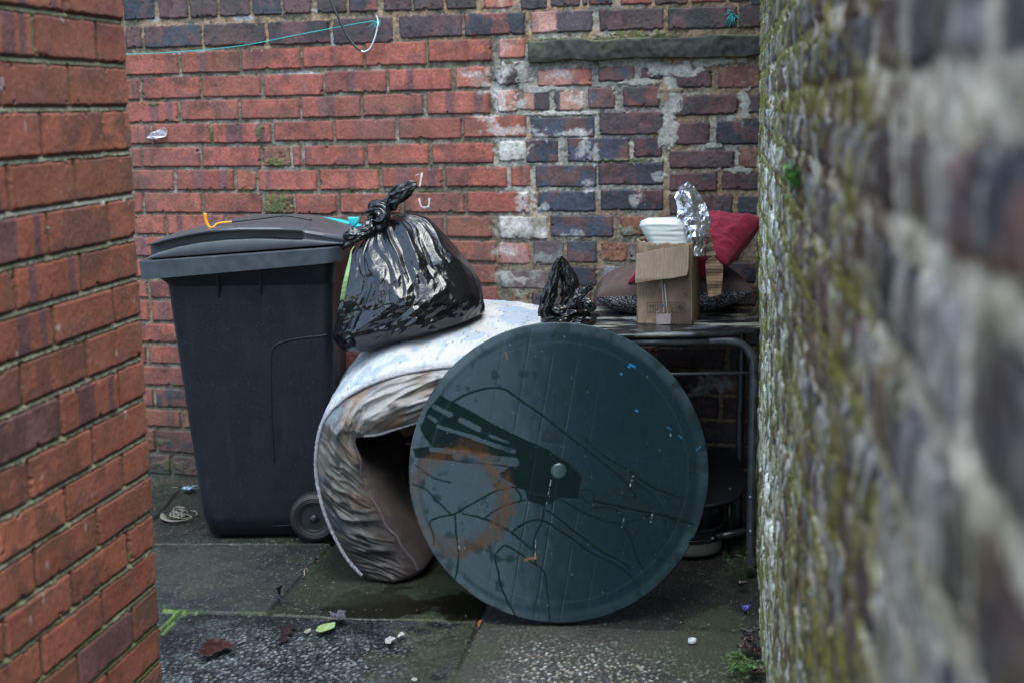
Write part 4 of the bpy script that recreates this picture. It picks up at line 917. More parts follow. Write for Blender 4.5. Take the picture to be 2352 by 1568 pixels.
# rounded bottom end: draw the first rings in towards their middle
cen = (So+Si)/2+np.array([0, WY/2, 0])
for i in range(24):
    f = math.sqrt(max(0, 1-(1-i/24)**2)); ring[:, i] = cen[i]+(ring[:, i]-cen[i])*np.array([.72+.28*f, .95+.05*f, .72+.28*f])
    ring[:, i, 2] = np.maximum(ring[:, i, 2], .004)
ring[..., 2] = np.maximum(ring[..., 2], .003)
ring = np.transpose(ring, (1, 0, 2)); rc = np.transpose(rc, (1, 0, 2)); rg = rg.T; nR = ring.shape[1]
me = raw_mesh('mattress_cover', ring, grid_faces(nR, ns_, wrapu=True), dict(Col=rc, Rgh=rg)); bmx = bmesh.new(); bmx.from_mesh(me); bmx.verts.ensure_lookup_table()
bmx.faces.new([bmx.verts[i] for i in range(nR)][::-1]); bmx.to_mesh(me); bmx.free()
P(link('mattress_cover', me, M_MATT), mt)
jl = lambda: random.uniform(-.0006, .0006)
po = [So[i]+np.array([jl(), -.006+jl(), jl()])+No[i]*.001 for i in range(30, ns_, 2)]; P(tube(po, [.0056+.0008*math.sin(i*2.2) for i in range(len(po))], 'piping', M_PIPE, n=8), mt)
ring_in = ring[:, 0]        # wavy inner edge of the band
pi_ = [ring[i, 0]+np.array([jl(), -.003, jl()]) for i in range(26, ns_, 2)]; k_ = len(pi_)//2
P(tube(pi_[:k_], [.0046+.0008*math.sin(i*2.2) for i in range(k_)], 'piping', M_PIPE2, n=8), mt); P(tube(pi_[k_-1:], [.0046+.0008*math.sin(i*2.2) for i in range(len(pi_)-k_+1)], 'piping', M_PIPE, n=8), mt)

# ---------- round garden table top leaning on edge
rD, alD, psD = .4085, R(15.0), R(0.5)
nD = np.array([math.sin(psD)*math.cos(alD), -math.cos(psD)*math.cos(alD), math.sin(alD)])
uD = np.array([0, 0, 1])-nD*nD[2]; uD /= np.linalg.norm(uD); sD = np.cross(nD, uD)*-1
if sD[0] < 0: sD = -sD
CD_ = np.array([.122, 3.7635, .3955+.002])
tb = thing('round_table_top', 'round dark green plastic table top standing on its edge with an orange rust ring', 'table top', (CD_[0], CD_[1], 0))
def dab(zx, zy):
    p = on_plane(918.8+zx*.4806, 716.7+zy*.4806, CD_, nD)-CD_; return float(p@sD), float(p@uD)
nr_, na_ = 190, 900
rad = np.r_[np.linspace(.0235, .39, 150), np.linspace(.3915, rD, nr_-150)]; an = np.linspace(0, 2*math.pi, na_, endpoint=False)
AN, RD = np.meshgrid(an, rad)
notch = dab(1388, 1095); na0 = math.atan2(notch[1], notch[0]); rsc = 1-.018*np.exp(-(((AN-na0+math.pi) % (2*math.pi)-math.pi)/.022)**2)*sstep(.37, .41, RD)
A_, B_ = np.cos(AN)*RD*rsc, np.sin(AN)*RD*rsc
dc = np.broadcast_to(np.array([.006, .016, .019]), A_.shape+(3,)).copy(); dr = np.full(A_.shape, .14); dh = np.zeros(A_.shape)
fn = fbm(A_*30, B_*30, 0, 4, 901); fn2 = fbm(A_*9, B_*9, 0, 4, 905); fn3 = fbm(A_*120, B_*120, 0, 2, 907)
def dl(pts, wd, fuzz=0.4, nzz=.002):
    Pp = [dab(*p) for p in pts]; m = np.zeros(A_.shape); Pp = [tuple(x) for x in (smooth_path([(a, b, 0) for a, b in Pp], 4) if len(Pp) > 2 else [(a, b, 0) for a, b in Pp])]
    aa = A_+fn*nzz; bb_ = B_+fn3*nzz*.5
    for a, b in zip(Pp[:-1], Pp[1:]):
        d = np.array([b[0]-a[0], b[1]-a[1]]); L2 = d@d+1e-12; t = np.clip(((aa-a[0])*d[0]+(bb_-a[1])*d[1])/L2, 0, 1)
        D = np.hypot(aa-a[0]-d[0]*t, bb_-a[1]-d[1]*t); m = np.maximum(m, sstep(wd, wd*fuzz, D))
    return m
def inpoly(pts, nzz=.004, s_=A_):
    Pp = [dab(*p) for p in pts]; x = A_+fn*nzz+fn3*.001; y = B_+fn2*nzz; ins = np.zeros(A_.shape, bool); n = len(Pp)
    for i in range(n):
        x1, y1 = Pp[i]; x2, y2 = Pp[(i+1) % n]
        if y1 == y2: continue
        ins ^= ((y1 > y) != (y2 > y)) & (x < (x2-x1)*(y-y1)/(y2-y1)+x1)
    return ins.astype(float)
# dusty film over the green plastic; sky and dark branch reflections painted in
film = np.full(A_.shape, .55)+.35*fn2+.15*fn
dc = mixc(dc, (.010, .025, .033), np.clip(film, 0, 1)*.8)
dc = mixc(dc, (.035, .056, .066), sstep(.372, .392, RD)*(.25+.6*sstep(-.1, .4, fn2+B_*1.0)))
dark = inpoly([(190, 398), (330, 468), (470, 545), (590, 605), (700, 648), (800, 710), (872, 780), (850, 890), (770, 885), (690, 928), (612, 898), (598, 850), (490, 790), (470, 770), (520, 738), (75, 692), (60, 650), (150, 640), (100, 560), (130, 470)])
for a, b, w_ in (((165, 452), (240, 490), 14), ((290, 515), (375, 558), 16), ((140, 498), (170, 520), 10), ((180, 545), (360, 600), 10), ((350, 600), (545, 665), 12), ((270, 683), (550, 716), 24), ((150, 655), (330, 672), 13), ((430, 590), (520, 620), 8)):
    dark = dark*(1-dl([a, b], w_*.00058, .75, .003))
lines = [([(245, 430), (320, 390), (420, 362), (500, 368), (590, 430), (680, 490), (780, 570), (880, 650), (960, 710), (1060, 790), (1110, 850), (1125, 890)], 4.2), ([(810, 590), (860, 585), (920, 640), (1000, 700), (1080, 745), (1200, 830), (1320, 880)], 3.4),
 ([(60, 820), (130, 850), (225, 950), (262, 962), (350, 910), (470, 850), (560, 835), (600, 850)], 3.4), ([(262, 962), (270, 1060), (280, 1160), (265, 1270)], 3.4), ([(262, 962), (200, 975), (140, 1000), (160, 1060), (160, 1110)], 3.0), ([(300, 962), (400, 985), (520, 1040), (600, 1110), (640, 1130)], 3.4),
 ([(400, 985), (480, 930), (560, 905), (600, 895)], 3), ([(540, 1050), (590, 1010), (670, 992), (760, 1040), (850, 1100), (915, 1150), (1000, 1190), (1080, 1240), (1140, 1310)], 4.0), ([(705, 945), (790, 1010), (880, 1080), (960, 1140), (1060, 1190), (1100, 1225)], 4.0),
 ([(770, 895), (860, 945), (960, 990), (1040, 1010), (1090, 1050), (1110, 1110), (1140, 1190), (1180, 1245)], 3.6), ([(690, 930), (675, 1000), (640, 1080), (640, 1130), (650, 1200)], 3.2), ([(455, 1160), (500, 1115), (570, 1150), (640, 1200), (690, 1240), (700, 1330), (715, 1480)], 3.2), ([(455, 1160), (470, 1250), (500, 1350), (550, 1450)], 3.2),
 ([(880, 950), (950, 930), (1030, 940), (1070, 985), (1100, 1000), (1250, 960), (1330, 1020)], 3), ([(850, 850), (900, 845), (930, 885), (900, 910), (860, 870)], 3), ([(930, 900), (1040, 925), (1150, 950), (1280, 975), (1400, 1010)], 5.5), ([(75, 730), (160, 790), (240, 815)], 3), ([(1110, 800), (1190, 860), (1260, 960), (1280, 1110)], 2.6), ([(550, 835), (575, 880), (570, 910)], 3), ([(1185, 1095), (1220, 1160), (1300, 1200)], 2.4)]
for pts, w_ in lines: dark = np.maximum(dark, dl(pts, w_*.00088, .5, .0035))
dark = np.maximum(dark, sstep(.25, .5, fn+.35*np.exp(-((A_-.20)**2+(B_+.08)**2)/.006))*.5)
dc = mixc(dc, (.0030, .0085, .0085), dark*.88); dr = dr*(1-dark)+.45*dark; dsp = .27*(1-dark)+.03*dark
rimd = sstep(.37, .395, RD)*sstep(.0, .35, fbm(np.cos(AN)*14, np.sin(AN)*14, RD*10, 3, 911)); dc = mixc(dc, (.008, .018, .020), rimd*.7)
# moulded grid
def famline(pts_fn, ks, amt, wdt):
    global dc, dh
    for k in ks:
        m = dl(pts_fn(k), wdt, .3, .0006); dc = mixc(dc, (.026, .044, .052), m*amt*(.35+.9*fn2+.5*fn)); dh += -m*.00010
famline(lambda x0: [(x0-.165*(-150), 0), (x0-.165*1500, 1650)], [250, 372, 494, 616, 738, 860, 982, 1104, 1226, 1348, 1470], .20, .0026)
famline(lambda y0: [(0, y0-.175*900), (1600, y0+.175*700)], [160, 410, 660, 910, 1160, 1390], .26, .0026)
m = sstep(.0022, .0006, np.abs(RD-.352)); dc = mixc(dc, (.026, .044, .052), m*.45)
# rust ring left by something round
rcx, rcy = dab(285, 895); rx_, ry_ = .00060*212, .00060*228; ex, ey = A_-rcx, B_-rcy; er = np.hypot(ex/rx_, ey/ry_)+fn*.12+fn2*.08; ea = np.arctan2(ey, ex)
stv = fbm(er*9, ea*1.5, 0, 4, 921); wgt = .5+.5*np.cos(ea-.2)
ringm = sstep(.30, .03, np.abs(er-.97))*(.25+.75*wgt)*sstep(-.35, .25, stv+.15)
ringm = np.maximum(ringm, sstep(.16, .05, np.abs(er-1.0))*.5*sstep(-.3, .3, stv)); ringm *= sstep(-.95, -.6, -np.abs(((ea-2.75+math.pi) % (2*math.pi))-math.pi)*0-.5)
ringm = ringm*(.55+.45*sstep(-.25, .3, fbm(A_*60+B_*20, B_*60-A_*40, 0, 3, 925))); dsp = dsp*(1-.7*np.clip(ringm, 0, 1)); dc = mixc(dc, (.19, .074, .018), np.clip(ringm, 0, 1)*.38); dr = dr+(.65-dr)*np.clip(ringm, 0, 1)*.7
for a, b, w_, cl_ in (((1100, 248), (1122, 262), 7, 0), ((1092, 258), (1096, 262), 6, 0), ((1056, 292), (1062, 296), 5, 0), ((1126, 468), (1136, 472), 5, 0), ((1330, 588), (1348, 602), 3, 0), ((1415, 660), (1435, 640), 3, 0), ((1272, 545), (1296, 560), 2.4, 0), ((528, 155), (532, 160), 3, 0), ((1290, 575), (1294, 598), 2, 1), ((505, 190), (512, 225), 5, 2), ((600, 1180), (650, 1170), 12, 2)):
    dc = mixc(dc, [(.015, .24, .50), (.5, .5, .45), (.16, .06, .02)][cl_], dl([a, b], w_*.00042, .5)*.9)
g1, g2, gi = worley(A_*70, B_*70, 931); dc = mixc(dc, (.35, .37, .36), sstep(.055, .02, g1)*(gi > .90)*.6)
for a, b in (((722, 800), (698, 930)), ((1222, 885), (1190, 1040)), ((628, 690), (618, 740)), ((1115, 780), (1100, 830)), ((650, 1090), (645, 1180)), ((1070, 985), (1060, 1030)), ((280, 1080), (283, 1130))):
    dc = mixc(dc, (.40, .42, .40), dl([a, b], .0009, .5, .001)*sstep(-.1, .3, fn3)*.9)
prz = dh+.0010*sstep(.372, .392, RD)-.004*sstep(.404, rD, RD)**2-.0012*sstep(.02, .0, np.abs(RD-.372))*.0
prz = prz+.0006*fn2
vf = CD_+A_[..., None]*sD+B_[..., None]*uD+nD*prz[..., None]
edge = CD_+A_[-1][:, None]*sD+B_[-1][:, None]*uD
ex_r = np.stack([edge+nD*-.0045, edge*1+(edge-CD_)*-.004+nD*-.020, CD_+(edge-CD_)*.985-nD*.022, CD_+(edge-CD_)*.965-nD*.010, CD_+(edge-CD_)*.05-nD*.008])
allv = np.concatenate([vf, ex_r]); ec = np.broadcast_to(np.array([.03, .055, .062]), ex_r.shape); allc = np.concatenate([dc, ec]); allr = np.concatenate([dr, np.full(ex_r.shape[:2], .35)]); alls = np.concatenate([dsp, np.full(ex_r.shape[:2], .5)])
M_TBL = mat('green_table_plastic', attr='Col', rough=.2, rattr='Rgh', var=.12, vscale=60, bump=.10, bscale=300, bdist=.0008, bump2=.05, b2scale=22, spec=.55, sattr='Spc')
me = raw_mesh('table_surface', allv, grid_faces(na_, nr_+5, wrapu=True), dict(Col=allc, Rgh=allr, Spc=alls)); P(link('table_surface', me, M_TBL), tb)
M_CAP = mat('cap_plastic', (.012, .032, .033), .3, var=.3, vscale=60, bump=.1, bscale=200)
capc = CD_+nD*.0; bm = bmesh.new(); rings = []
for r_, h_ in ((.0232, -.006), (.0225, .0), (.021, .0018), (.015, .0022), (.001, .0026)):
    rings.append([capc+sD*r_*math.cos(a)+uD*r_*math.sin(a)+nD*h_ for a in np.linspace(0, 2*math.pi, 40, endpoint=False)])
P(loft('parasol_hole_cap', rings, M_CAP), tb)

# ---------- black table against the wall
ZT = .722
M_BTOP = None
def btop_extra(m, n, l, p, src): pass
btx, bty, bhx, bhy = .425, 4.325, .335, .315
bt = thing('garden_table', 'black topped table on bent steel tube legs in the corner, cluttered with rubbish', 'table', (btx, bty, 0))
nq = 260; na2 = 400; an = np.linspace(0, 2*math.pi, na2, endpoint=False); sp = (np.abs(np.cos(an))**3.6+np.abs(np.sin(an))**3.6)**(-1/3.6)
rr_ = np.r_[np.linspace(.002, .985, 150), .992, 1.0]; AA2, RR2 = np.meshgrid(an, rr_); X_ = btx+bhx*RR2*np.cos(AA2)*sp; Y_ = bty+bhy*RR2*np.sin(AA2)*sp
n_1 = fbm(X_*7, Y_*18, 0, 5, 951); n_2 = fbm(X_*22, Y_*60, 0, 4, 955); n_3 = fbm(X_*4, Y_*5, 0, 3, 957)
tc_ = np.broadcast_to(np.array([.012, .013, .016]), X_.shape+(3,)).copy()
tc_ = mixc(tc_, (.22, .23, .25), sstep(.0, .40, n_1*.7+n_2*.5)*.55); tc_ = mixc(tc_, (.33, .32, .24), sstep(.16, .40, n_1+n_3*.4)*.5)
tr_ = .25+.5*sstep(-.05, .35, n_1*.7+n_2*.5); zt_ = np.full(X_.shape, ZT+.010); zt_[-1] = ZT+.008
sidev = np.stack([X_[-1], Y_[-1], np.full(na2, ZT-.002)], -1)[None]; botv = np.stack([btx+(X_[-1]-btx)*.97, bty+(Y_[-1]-bty)*.97, np.full(na2, ZT-.004)], -1)[None]; botc2 = np.stack([btx+(X_[-1]-btx)*.01, bty+(Y_[-1]-bty)*.01, np.full(na2, ZT-.004)], -1)[None]
tv = np.concatenate([np.stack([X_, Y_, zt_], -1), sidev, botv, botc2]); tcc = np.concatenate([tc_, np.full((3, na2, 3), .02)]); trr = np.concatenate([tr_, np.full((3, na2), .3)])
M_BT = mat('table_black', attr='Col', rough=.3, rattr='Rgh', var=.25, vscale=90, bump=.15, bscale=200, bdist=.001)
P(link('tabletop', raw_mesh('tabletop', tv, grid_faces(na2, tv.shape[0], wrapu=True, flip=True), dict(Col=tcc, Rgh=trr)), M_BT), bt)
M_STEEL = mat('grey_tube', (.12, .13, .15), .38, metal=.8, var=.25, vscale=30, rvar=.08, bump=.1, bscale=200)
Lg = on_ground(1722, 1322); rt = .0125
def leg_path(Yl, mir=False):
    xt = .745-.005; zt2 = ZT-.004-rt
    X_leg_top = px(1731, 850, Lg[1])[0] if Yl < 4.3 else px(1703, 850, Yl)[0]; X_bot = Lg[0] if Yl < 4.3 else X_leg_top-.006; c = [(X_leg_top-.13, Yl, zt2), (X_leg_top-.085, Yl, zt2), (X_leg_top-.035, Yl, zt2-.012), (X_leg_top-.008, Yl, zt2-.045), (X_leg_top, Yl, zt2-.09), (X_leg_top*.5+X_bot*.5, Yl, .35), (X_bot, Yl, .004)]
    if mir: c = [(2*btx-a, b, d) for a, b, d in c]
    return smooth_path(c, 8)
for Yl in (Lg[1], 4.52):
    for mir in (False, True): P(tube(leg_path(Yl, mir), rt, 'leg', M_STEEL, n=14), bt)
    xa = px(1731, 850, Lg[1])[0]
    P(tube([(xa-.125, Yl, ZT-.004-rt), (2*btx-xa+.125, Yl, ZT-.004-rt)], rt, 'frame_rail', M_STEEL, n=12), bt)
zc = px(1640, 857, Lg[1])[2]; P(tube([(xa-.004, Lg[1], zc), (2*btx-xa+.004, Lg[1], zc)], .0048, 'crossbar', M_STEEL, n=8), bt)
M_BOLT = mat('bolt_steel', (.35, .36, .38), .3, metal=.9)
for yb_ in (1142, 1220):
    b_ = px(1724, yb_, Lg[1]-rt); P(lathe('bolt', [(.001, -.003), (.0035, -.003), (.005, -.0018), (.0055, .002)], M_BOLT, b_, n=16), bt)

# ---------- small black bag
sb = thing('rubbish_bag', 'small crumpled black plastic bag with one upright loop, on the left end of the table', 'bin bag', px(1305, 740, 4.22))
Z3p = lambda x, y, Y: px(1194.4+x*.293, 367.5+y*.293, Y)
def blob_mesh(name, c, r, m, seed, amp=.35, f=7, n=90):
    th, ph = np.meshgrid(np.linspace(0, math.pi, n), np.linspace(0, 2*math.pi, n*2, endpoint=False), indexing='ij')
    d = np.stack([np.sin(th)*np.cos(ph), np.sin(th)*np.sin(ph), np.cos(th)], -1)
    k = 1+amp*.9*lin(ph/6.2832*11, th*4, 11, seed)*np.sin(th)+amp*.5*lin(ph/6.2832*24+th, th*9, 24, seed+3)*np.sin(th)
    v = np.array(c)+d*k[..., None]*np.array(r); return link(name, raw_mesh(name, v, grid_faces(n*2, n, wrapu=True, flip=True)), m)
o = blob_mesh('bag_body', Z3p(380, 1235, 4.24), (.072, .07, .045), M_BAG, 5, .32, 9); P(o, sb)
P(crumple_tube([Z3p(200, 1230, 4.22), Z3p(215, 1120, 4.22), Z3p(255, 960, 4.22), Z3p(285, 830, 4.22), Z3p(312, 765, 4.22)], [.020, .019, .016, .013, .005], .6, 'loop', M_BAG, seed=31, amp=.35), sb)
P(crumple_tube([Z3p(300, 758, 4.24), Z3p(340, 830, 4.24), Z3p(375, 940, 4.24), Z3p(385, 1060, 4.24), Z3p(360, 1200, 4.24)], [.007, .019, .023, .022, .020], .6, 'loop', M_BAG, seed=37, amp=.30), sb)
P(crumple_tube([Z3p(400, 1150, 4.20), Z3p(460, 1090, 4.19), Z3p(500, 1040, 4.19), Z3p(560, 985, 4.19)], [.016, .015, .009, .010], .7, 'loop', M_BAG, seed=41, amp=.35), sb)
P(crumple_tube([Z3p(450, 1010, 4.21), Z3p(470, 1080, 4.20), Z3p(540, 1130, 4.18), Z3p(580, 1180, 4.18)], [.007, .013, .016, .009], .7, 'loop', M_BAG, seed=43, amp=.35), sb)

# ---------- cushions
def pillow(name, corners, th, m, puff=.5, seed=0, attrs=None, n=120, wr_=.006, fold=None, pinch=.10):
    c = [np.array(p, float) for p in corners]; s, t = np.meshgrid(np.linspace(-1, 1, n), np.linspace(-1, 1, n))
    # pull the sides in between corners
    S2 = s*(1-pinch*(1-t*t)); T2 = t*(1-pinch*(1-s*s)); a, b = (S2+1)/2, (T2+1)/2
    mid = c[0]*((1-a)*(1-b))[..., None]+c[1]*(a*(1-b))[..., None]+c[2]*(a*b)[..., None]+c[3]*((1-a)*b)[..., None]
    nn = np.cross(c[1]-c[0], c[3]-c[0]); nn /= np.linalg.norm(nn)
    e = ((1-s**2)*(1-t**2))**puff; w1 = ridged(s*1.8+seed, t*1.8, 0, 3, seed)*wr_*(.3+e)*1.2+fbm(s*4, t*4, 0, 3, seed+2)*wr_*.8
    top = mid+nn*(th/2*e+w1*e**.3)[..., None]; bot = mid-nn*(th/2*e-w1*.5*e**.5)[..., None]
    v = np.concatenate([top.reshape(-1, 3), bot.reshape(-1, 3)]); f = np.concatenate([grid_faces(n, n), grid_faces(n, n, flip=True)+n*n])
    return v, f, top, bot, nn, s, t
M_RED = mat('red_velour', (.20, .002, .024), .85, var=.25, vscale=60, bump=.6, bscale=260, bdist=.003, sheen=.12)
v, f, *_ = pillow('c', [px(1440, 650, 4.36), px(1670, 606, 4.25), px(1757, 503, 4.34), px(1580, 510, 4.56)], .15, M_RED, .42, 5, wr_=.012, pinch=.05)
o = link('cushion', raw_mesh('cushion', v, f), M_RED); setprops(o, 'bright red soft cushion leaning in the corner behind the cardboard box', 'cushion')
M_BRN = mat('brown_velvet', (.060, .036, .034), .75, var=.3, vscale=50, bump=.4, bscale=200, bdist=.002)
def weave(m, n, l, p, src):
    vo = n.new('ShaderNodeTexVoronoi'); vo.inputs['Scale'].default_value = 150; mp = n.new('ShaderNodeMapping'); mp.inputs['Scale'].default_value = (1, 1, 1.7); l.new(src, mp.inputs['Vector']); l.new(mp.outputs[0], vo.inputs['Vector'])
    cr = n.new('ShaderNodeValToRGB'); cr.color_ramp.elements[0].position = .1; cr.color_ramp.elements[0].color = (.50, .48, .55, 1); cr.color_ramp.elements[1].position = .55; cr.color_ramp.elements[1].color = (.018, .017, .020, 1)
    l.new(vo.outputs['Distance'], cr.inputs[0]); l.new(cr.outputs[0], p.inputs['Base Color'])
    b = n.new('ShaderNodeBump'); b.inputs['Strength'].default_value = .8; b.inputs['Distance'].default_value = .004; b.invert = True; l.new(vo.outputs['Distance'], b.inputs['Height']); l.new(b.outputs[0], p.inputs['Normal'])
M_WEAVE = mat('woven_grey', (.06, .06, .065), .7, extra=weave)
cz = ZT+.075
cc4 = [np.array([.262, 4.36, cz-.005]), np.array([.740, 4.32, cz+.012]), np.array([.735, 4.62, cz+.015]), np.array([.275, 4.60, cz-.005])]
v, f, top, bot, nn, *_ = pillow('c', cc4, .17, M_BRN, .36, 17, wr_=.008, pinch=.05)
cu_ = thing('cushion', 'dark brown cushion with a woven grey underside lying flat under the box and red cushion', 'cushion', (.5, 4.48, ZT+.01))
n_ = 120
P(link('velvet_side', raw_mesh('velvet_side', top, grid_faces(n_, n_)), M_BRN), cu_); P(link('woven_side', raw_mesh('woven_side', bot, grid_faces(n_, n_, flip=True)), M_WEAVE), cu_)

# ---------- cardboard box
def corr(m, n, l, p, src):
    wv_ = n.new('ShaderNodeTexWave'); wv_.inputs['Scale'].default_value = 1.0; wv_.bands_direction = 'X'
    uvn = n.new('ShaderNodeAttribute'); uvn.attribute_name = 'Flute'; sc = n.new('ShaderNodeVectorMath'); sc.operation = 'SCALE'; sc.inputs[3].default_value = 34; l.new(uvn.outputs['Vector'], sc.inputs[0]); l.new(sc.outputs[0], wv_.inputs['Vector'])
    b = n.new('ShaderNodeBump'); b.inputs['Strength'].default_value = .35; b.inputs['Distance'].default_value = .003; l.new(wv_.outputs['Fac'], b.inputs['Height'])
    pv = p.inputs['Normal'].links[0].from_socket; l.new(pv, b.inputs['Normal']); l.new(b.outputs[0], p.inputs['Normal'])
M_CARD = mat('cardboard', attr='Col', rough=.85, var=.14, vscale=35, bump=.3, bscale=160, bdist=.0015, extra=corr)
ZB8 = lambda x, y: (1433.3+x*.2344, 404.3+y*.2344)
beta = R(15); fx = np.array([math.cos(beta), -math.sin(beta), 0]); fy = np.array([math.sin(beta), math.cos(beta), 0]); fz = np.array([0, 0, 1.])
B0 = on_ground(*ZB8(137, 1448), ZT+.0105); NF = -fy
def bface(x, y):      # pixel of close-up -> (a, z) on the box front
    p = on_plane(*ZB8(x, y), B0, NF)-B0; return float(p@fx), float(p[2])
BWd = bface(665, 1455)[0]; BHt = bface(100, 625)[1]; BHr = bface(640, 660)[1]; BDp = .185
cbx = thing('cardboard_box', 'small torn brown cardboard box with handling symbols, open on the black table', 'box', B0+fx*BWd/2+fy*BDp/2)
def sheet(name, org, ax, az, poly, nrm, th=.003, bend=None, flute=(1, 0), root=cbx, colr=(.23, .155, .10), n=44, stain=None, seed=0, torn=.0):
    """thin board: poly gives bottom and top heights along ax: list of (a, z0, z1)"""
    a = np.linspace(poly[0][0], poly[-1][0], n); z0 = np.interp(a, [p[0] for p in poly], [p[1] for p in poly]); z1 = np.interp(a, [p[0] for p in poly], [p[2] for p in poly])
    if torn: z1 = z1+torn*fbm(a*120+seed, 0*a, 0, 3, seed+2)
    A2 = np.broadcast_to(a, (n, n)); q = np.linspace(0, 1, n)[:, None]; Zz = z0*(1-q)+z1*q
    dd = (bend(A2, Zz) if bend else 0)+.0018*fbm(A2*14+seed, Zz*14, 0, 3, seed)
    v = np.array(org)+A2[..., None]*np.array(ax)+Zz[..., None]*np.array(az)+dd[..., None]*np.array(nrm)
    c = np.broadcast_to(np.array(colr), (n, n, 3))*(1+.16*fbm(A2*22+seed, Zz*5, 0, 4, seed+5))[..., None]
    st = sstep(.035, .0, Zz-np.min(Zz))*.45; c = mixc(c, (.10, .06, .04), st*(stain is None)); 
    if stain is not None: c = stain(A2, Zz, c)
    fl = np.stack([A2*flute[0]+Zz*flute[1], 0*A2, 0*A2], -1)
    me = raw_mesh(name, v, grid_faces(n, n), dict(Col=c)); at = me.attributes.new('Flute', 'FLOAT_VECTOR', 'POINT'); at.data.foreach_set('vector', (fl+0.).astype(np.float32).ravel())
    o = link(name, me, M_CARD); s_ = o.modifiers.new('s', 'SOLIDIFY'); s_.thickness = th; s_.offset = -1; P(o, root); return o
def fstain(A2, Z, c):
    c = mixc(c, (.36, .26, .18), sstep(.03, .0, A2)*.5); t = np.exp(-((A2-.45*BWd)/.020)**2)*sstep(.05, .07, Z)*sstep(.19, .15, Z); c = mixc(c, (.13, .07, .035), t*.8)
    n_ = fbm(A2*20, Z*12, 0, 4, 71); c = mixc(c, (.10, .062, .04), sstep(.0, .45, n_+sstep(.09, .16, A2)*.45)*.75); c = mixc(c, (.34, .27, .20), sstep(.05, .35, fbm(A2*50, Z*16, 0, 4, 73)-.6*A2/BWd)*.5); c = mixc(c, (.055, .036, .028), sstep(.075, .0, Z+n_*.05)*.85*sstep(.03, .14, A2+n_*.04)); c = mixc(c, (.09, .055, .038), sstep(.0, .3, fbm(A2*9+3, Z*7, 0, 4, 75))*.55)
    return c
sheet('front_panel', B0, fx, fz, [(0, 0, BHt), (BWd*.3, -.001, BHt-.012), (BWd, -.001, BHr)], -fy, stain=fstain, torn=.006, seed=1, bend=lambda a, z: .004*np.sin(a/BWd*math.pi)*np.sin(z/BHt*3))
sheet('side_panel', B0+fx*BWd, fy, fz, [(0, 0, BHr), (BDp*.55, 0, BHr-.02), (BDp*.8, 0, BHr-.07), (BDp, 0, BHr-.03)], fx, seed=4, torn=.008, colr=(.21, .13, .075))
sheet('side_panel', B0, fy, fz, [(0, 0, BHt), (BDp, 0, BHt-.005)], -fx, seed=6, torn=.006)
sheet('back_panel', B0+fy*BDp, fx, fz, [(0, 0, BHt), (BWd, 0, BHt-.03)], fy, seed=8, torn=.01)
bm = bmesh.new(); prism(bm, [B0+fz*.002, B0+fx*BWd+fz*.002, B0+fx*BWd+fy*BDp+fz*.002, B0+fy*BDp+fz*.002], (0, 0, .003)); P(bm_obj(bm, 'base', mat('card_base', (.22, .14, .08), .9), smooth=False), cbx)
f1_ = [bface(*q) for q in ((130, 760), (300, 722), (480, 690), (632, 668))]; f0_ = [bface(*q) for q in ((160, 1040), (300, 1012), (460, 990), (600, 962))]
aa_ = np.linspace(0, 1, 4)
flp = [(f1_[i][0], f0_[i][1], f1_[i][1]) for i in range(4)]; flp.append((bface(645, 880)[0], bface(645, 905)[1], bface(640, 668)[1]))
o = sheet('front_flap', B0-fy*.003, fx, fz, flp, -fy, seed=12, colr=(.20, .145, .105), bend=lambda a, z: .004+.030*np.clip((BHt-.01-z)/.1, 0, 1)**1.2, torn=.003, stain=lambda a, z, c: c); o['label'] = 'folded down front flap with a torn edge'
def flap(name, L, Rr_, Y, n=36, th=.003, colr=(.22, .145, .09), flute=(0, 1), seed=0, label=None, dY=0):
    q = np.linspace(0, 1, n); kl = np.linspace(0, 1, len(L)); kr = np.linspace(0, 1, len(Rr_)); v = []; 
    lx, ly, rx2, ry2 = (np.interp(q, kl, [p[0] for p in L]), np.interp(q, kl, [p[1] for p in L]), np.interp(q, kr, [p[0] for p in Rr_]), np.interp(q, kr, [p[1] for p in Rr_]))
    for i in range(n):
        v.append([px(*ZB8(lx[i]*(1-k)+rx2[i]*k+5*math.sin(i*1.7+seed)*(k in (0, 1))*.6, ly[i]*(1-k)+ry2[i]*k), Y+dY*k+.003*math.sin(i*.5+seed)) for k in q])
    v = np.array(v); Q1, Q2 = np.meshgrid(q, q); c = np.broadcast_to(np.array(colr), (n, n, 3))*(1+.25*fbm(Q1*5+seed, Q2*5, 0, 4, seed+5))[..., None]
    me = raw_mesh(name, v, grid_faces(n, n), dict(Col=c)); at = me.attributes.new('Flute', 'FLOAT_VECTOR', 'POINT'); fl = np.stack([v[..., 0]*flute[0]+v[..., 2]*flute[1], 0*Q1, 0*Q1], -1); at.data.foreach_set('vector', fl.astype(np.float32).ravel())
    o = link(name, me, M_CARD); s_ = o.modifiers.new('s', 'SOLIDIFY'); s_.thickness = th; P(o, cbx, label); return o
Yfl = B0[1]+.03
flap('side_flap', [(800, 842), (800, 900), (806, 1000), (818, 1100), (832, 1196)], [(872, 786), (972, 882), (970, 980), (962, 1080), (950, 1166)], Yfl, label='torn side flap hanging from the corner', dY=-.01)
flap('torn_strip', [(812, 580), (800, 660), (790, 720), (800, 770), (812, 812)], [(836, 560), (868, 640), (872, 700), (900, 765), (896, 800)], Yfl+.01, seed=3, colr=(.22, .155, .11))
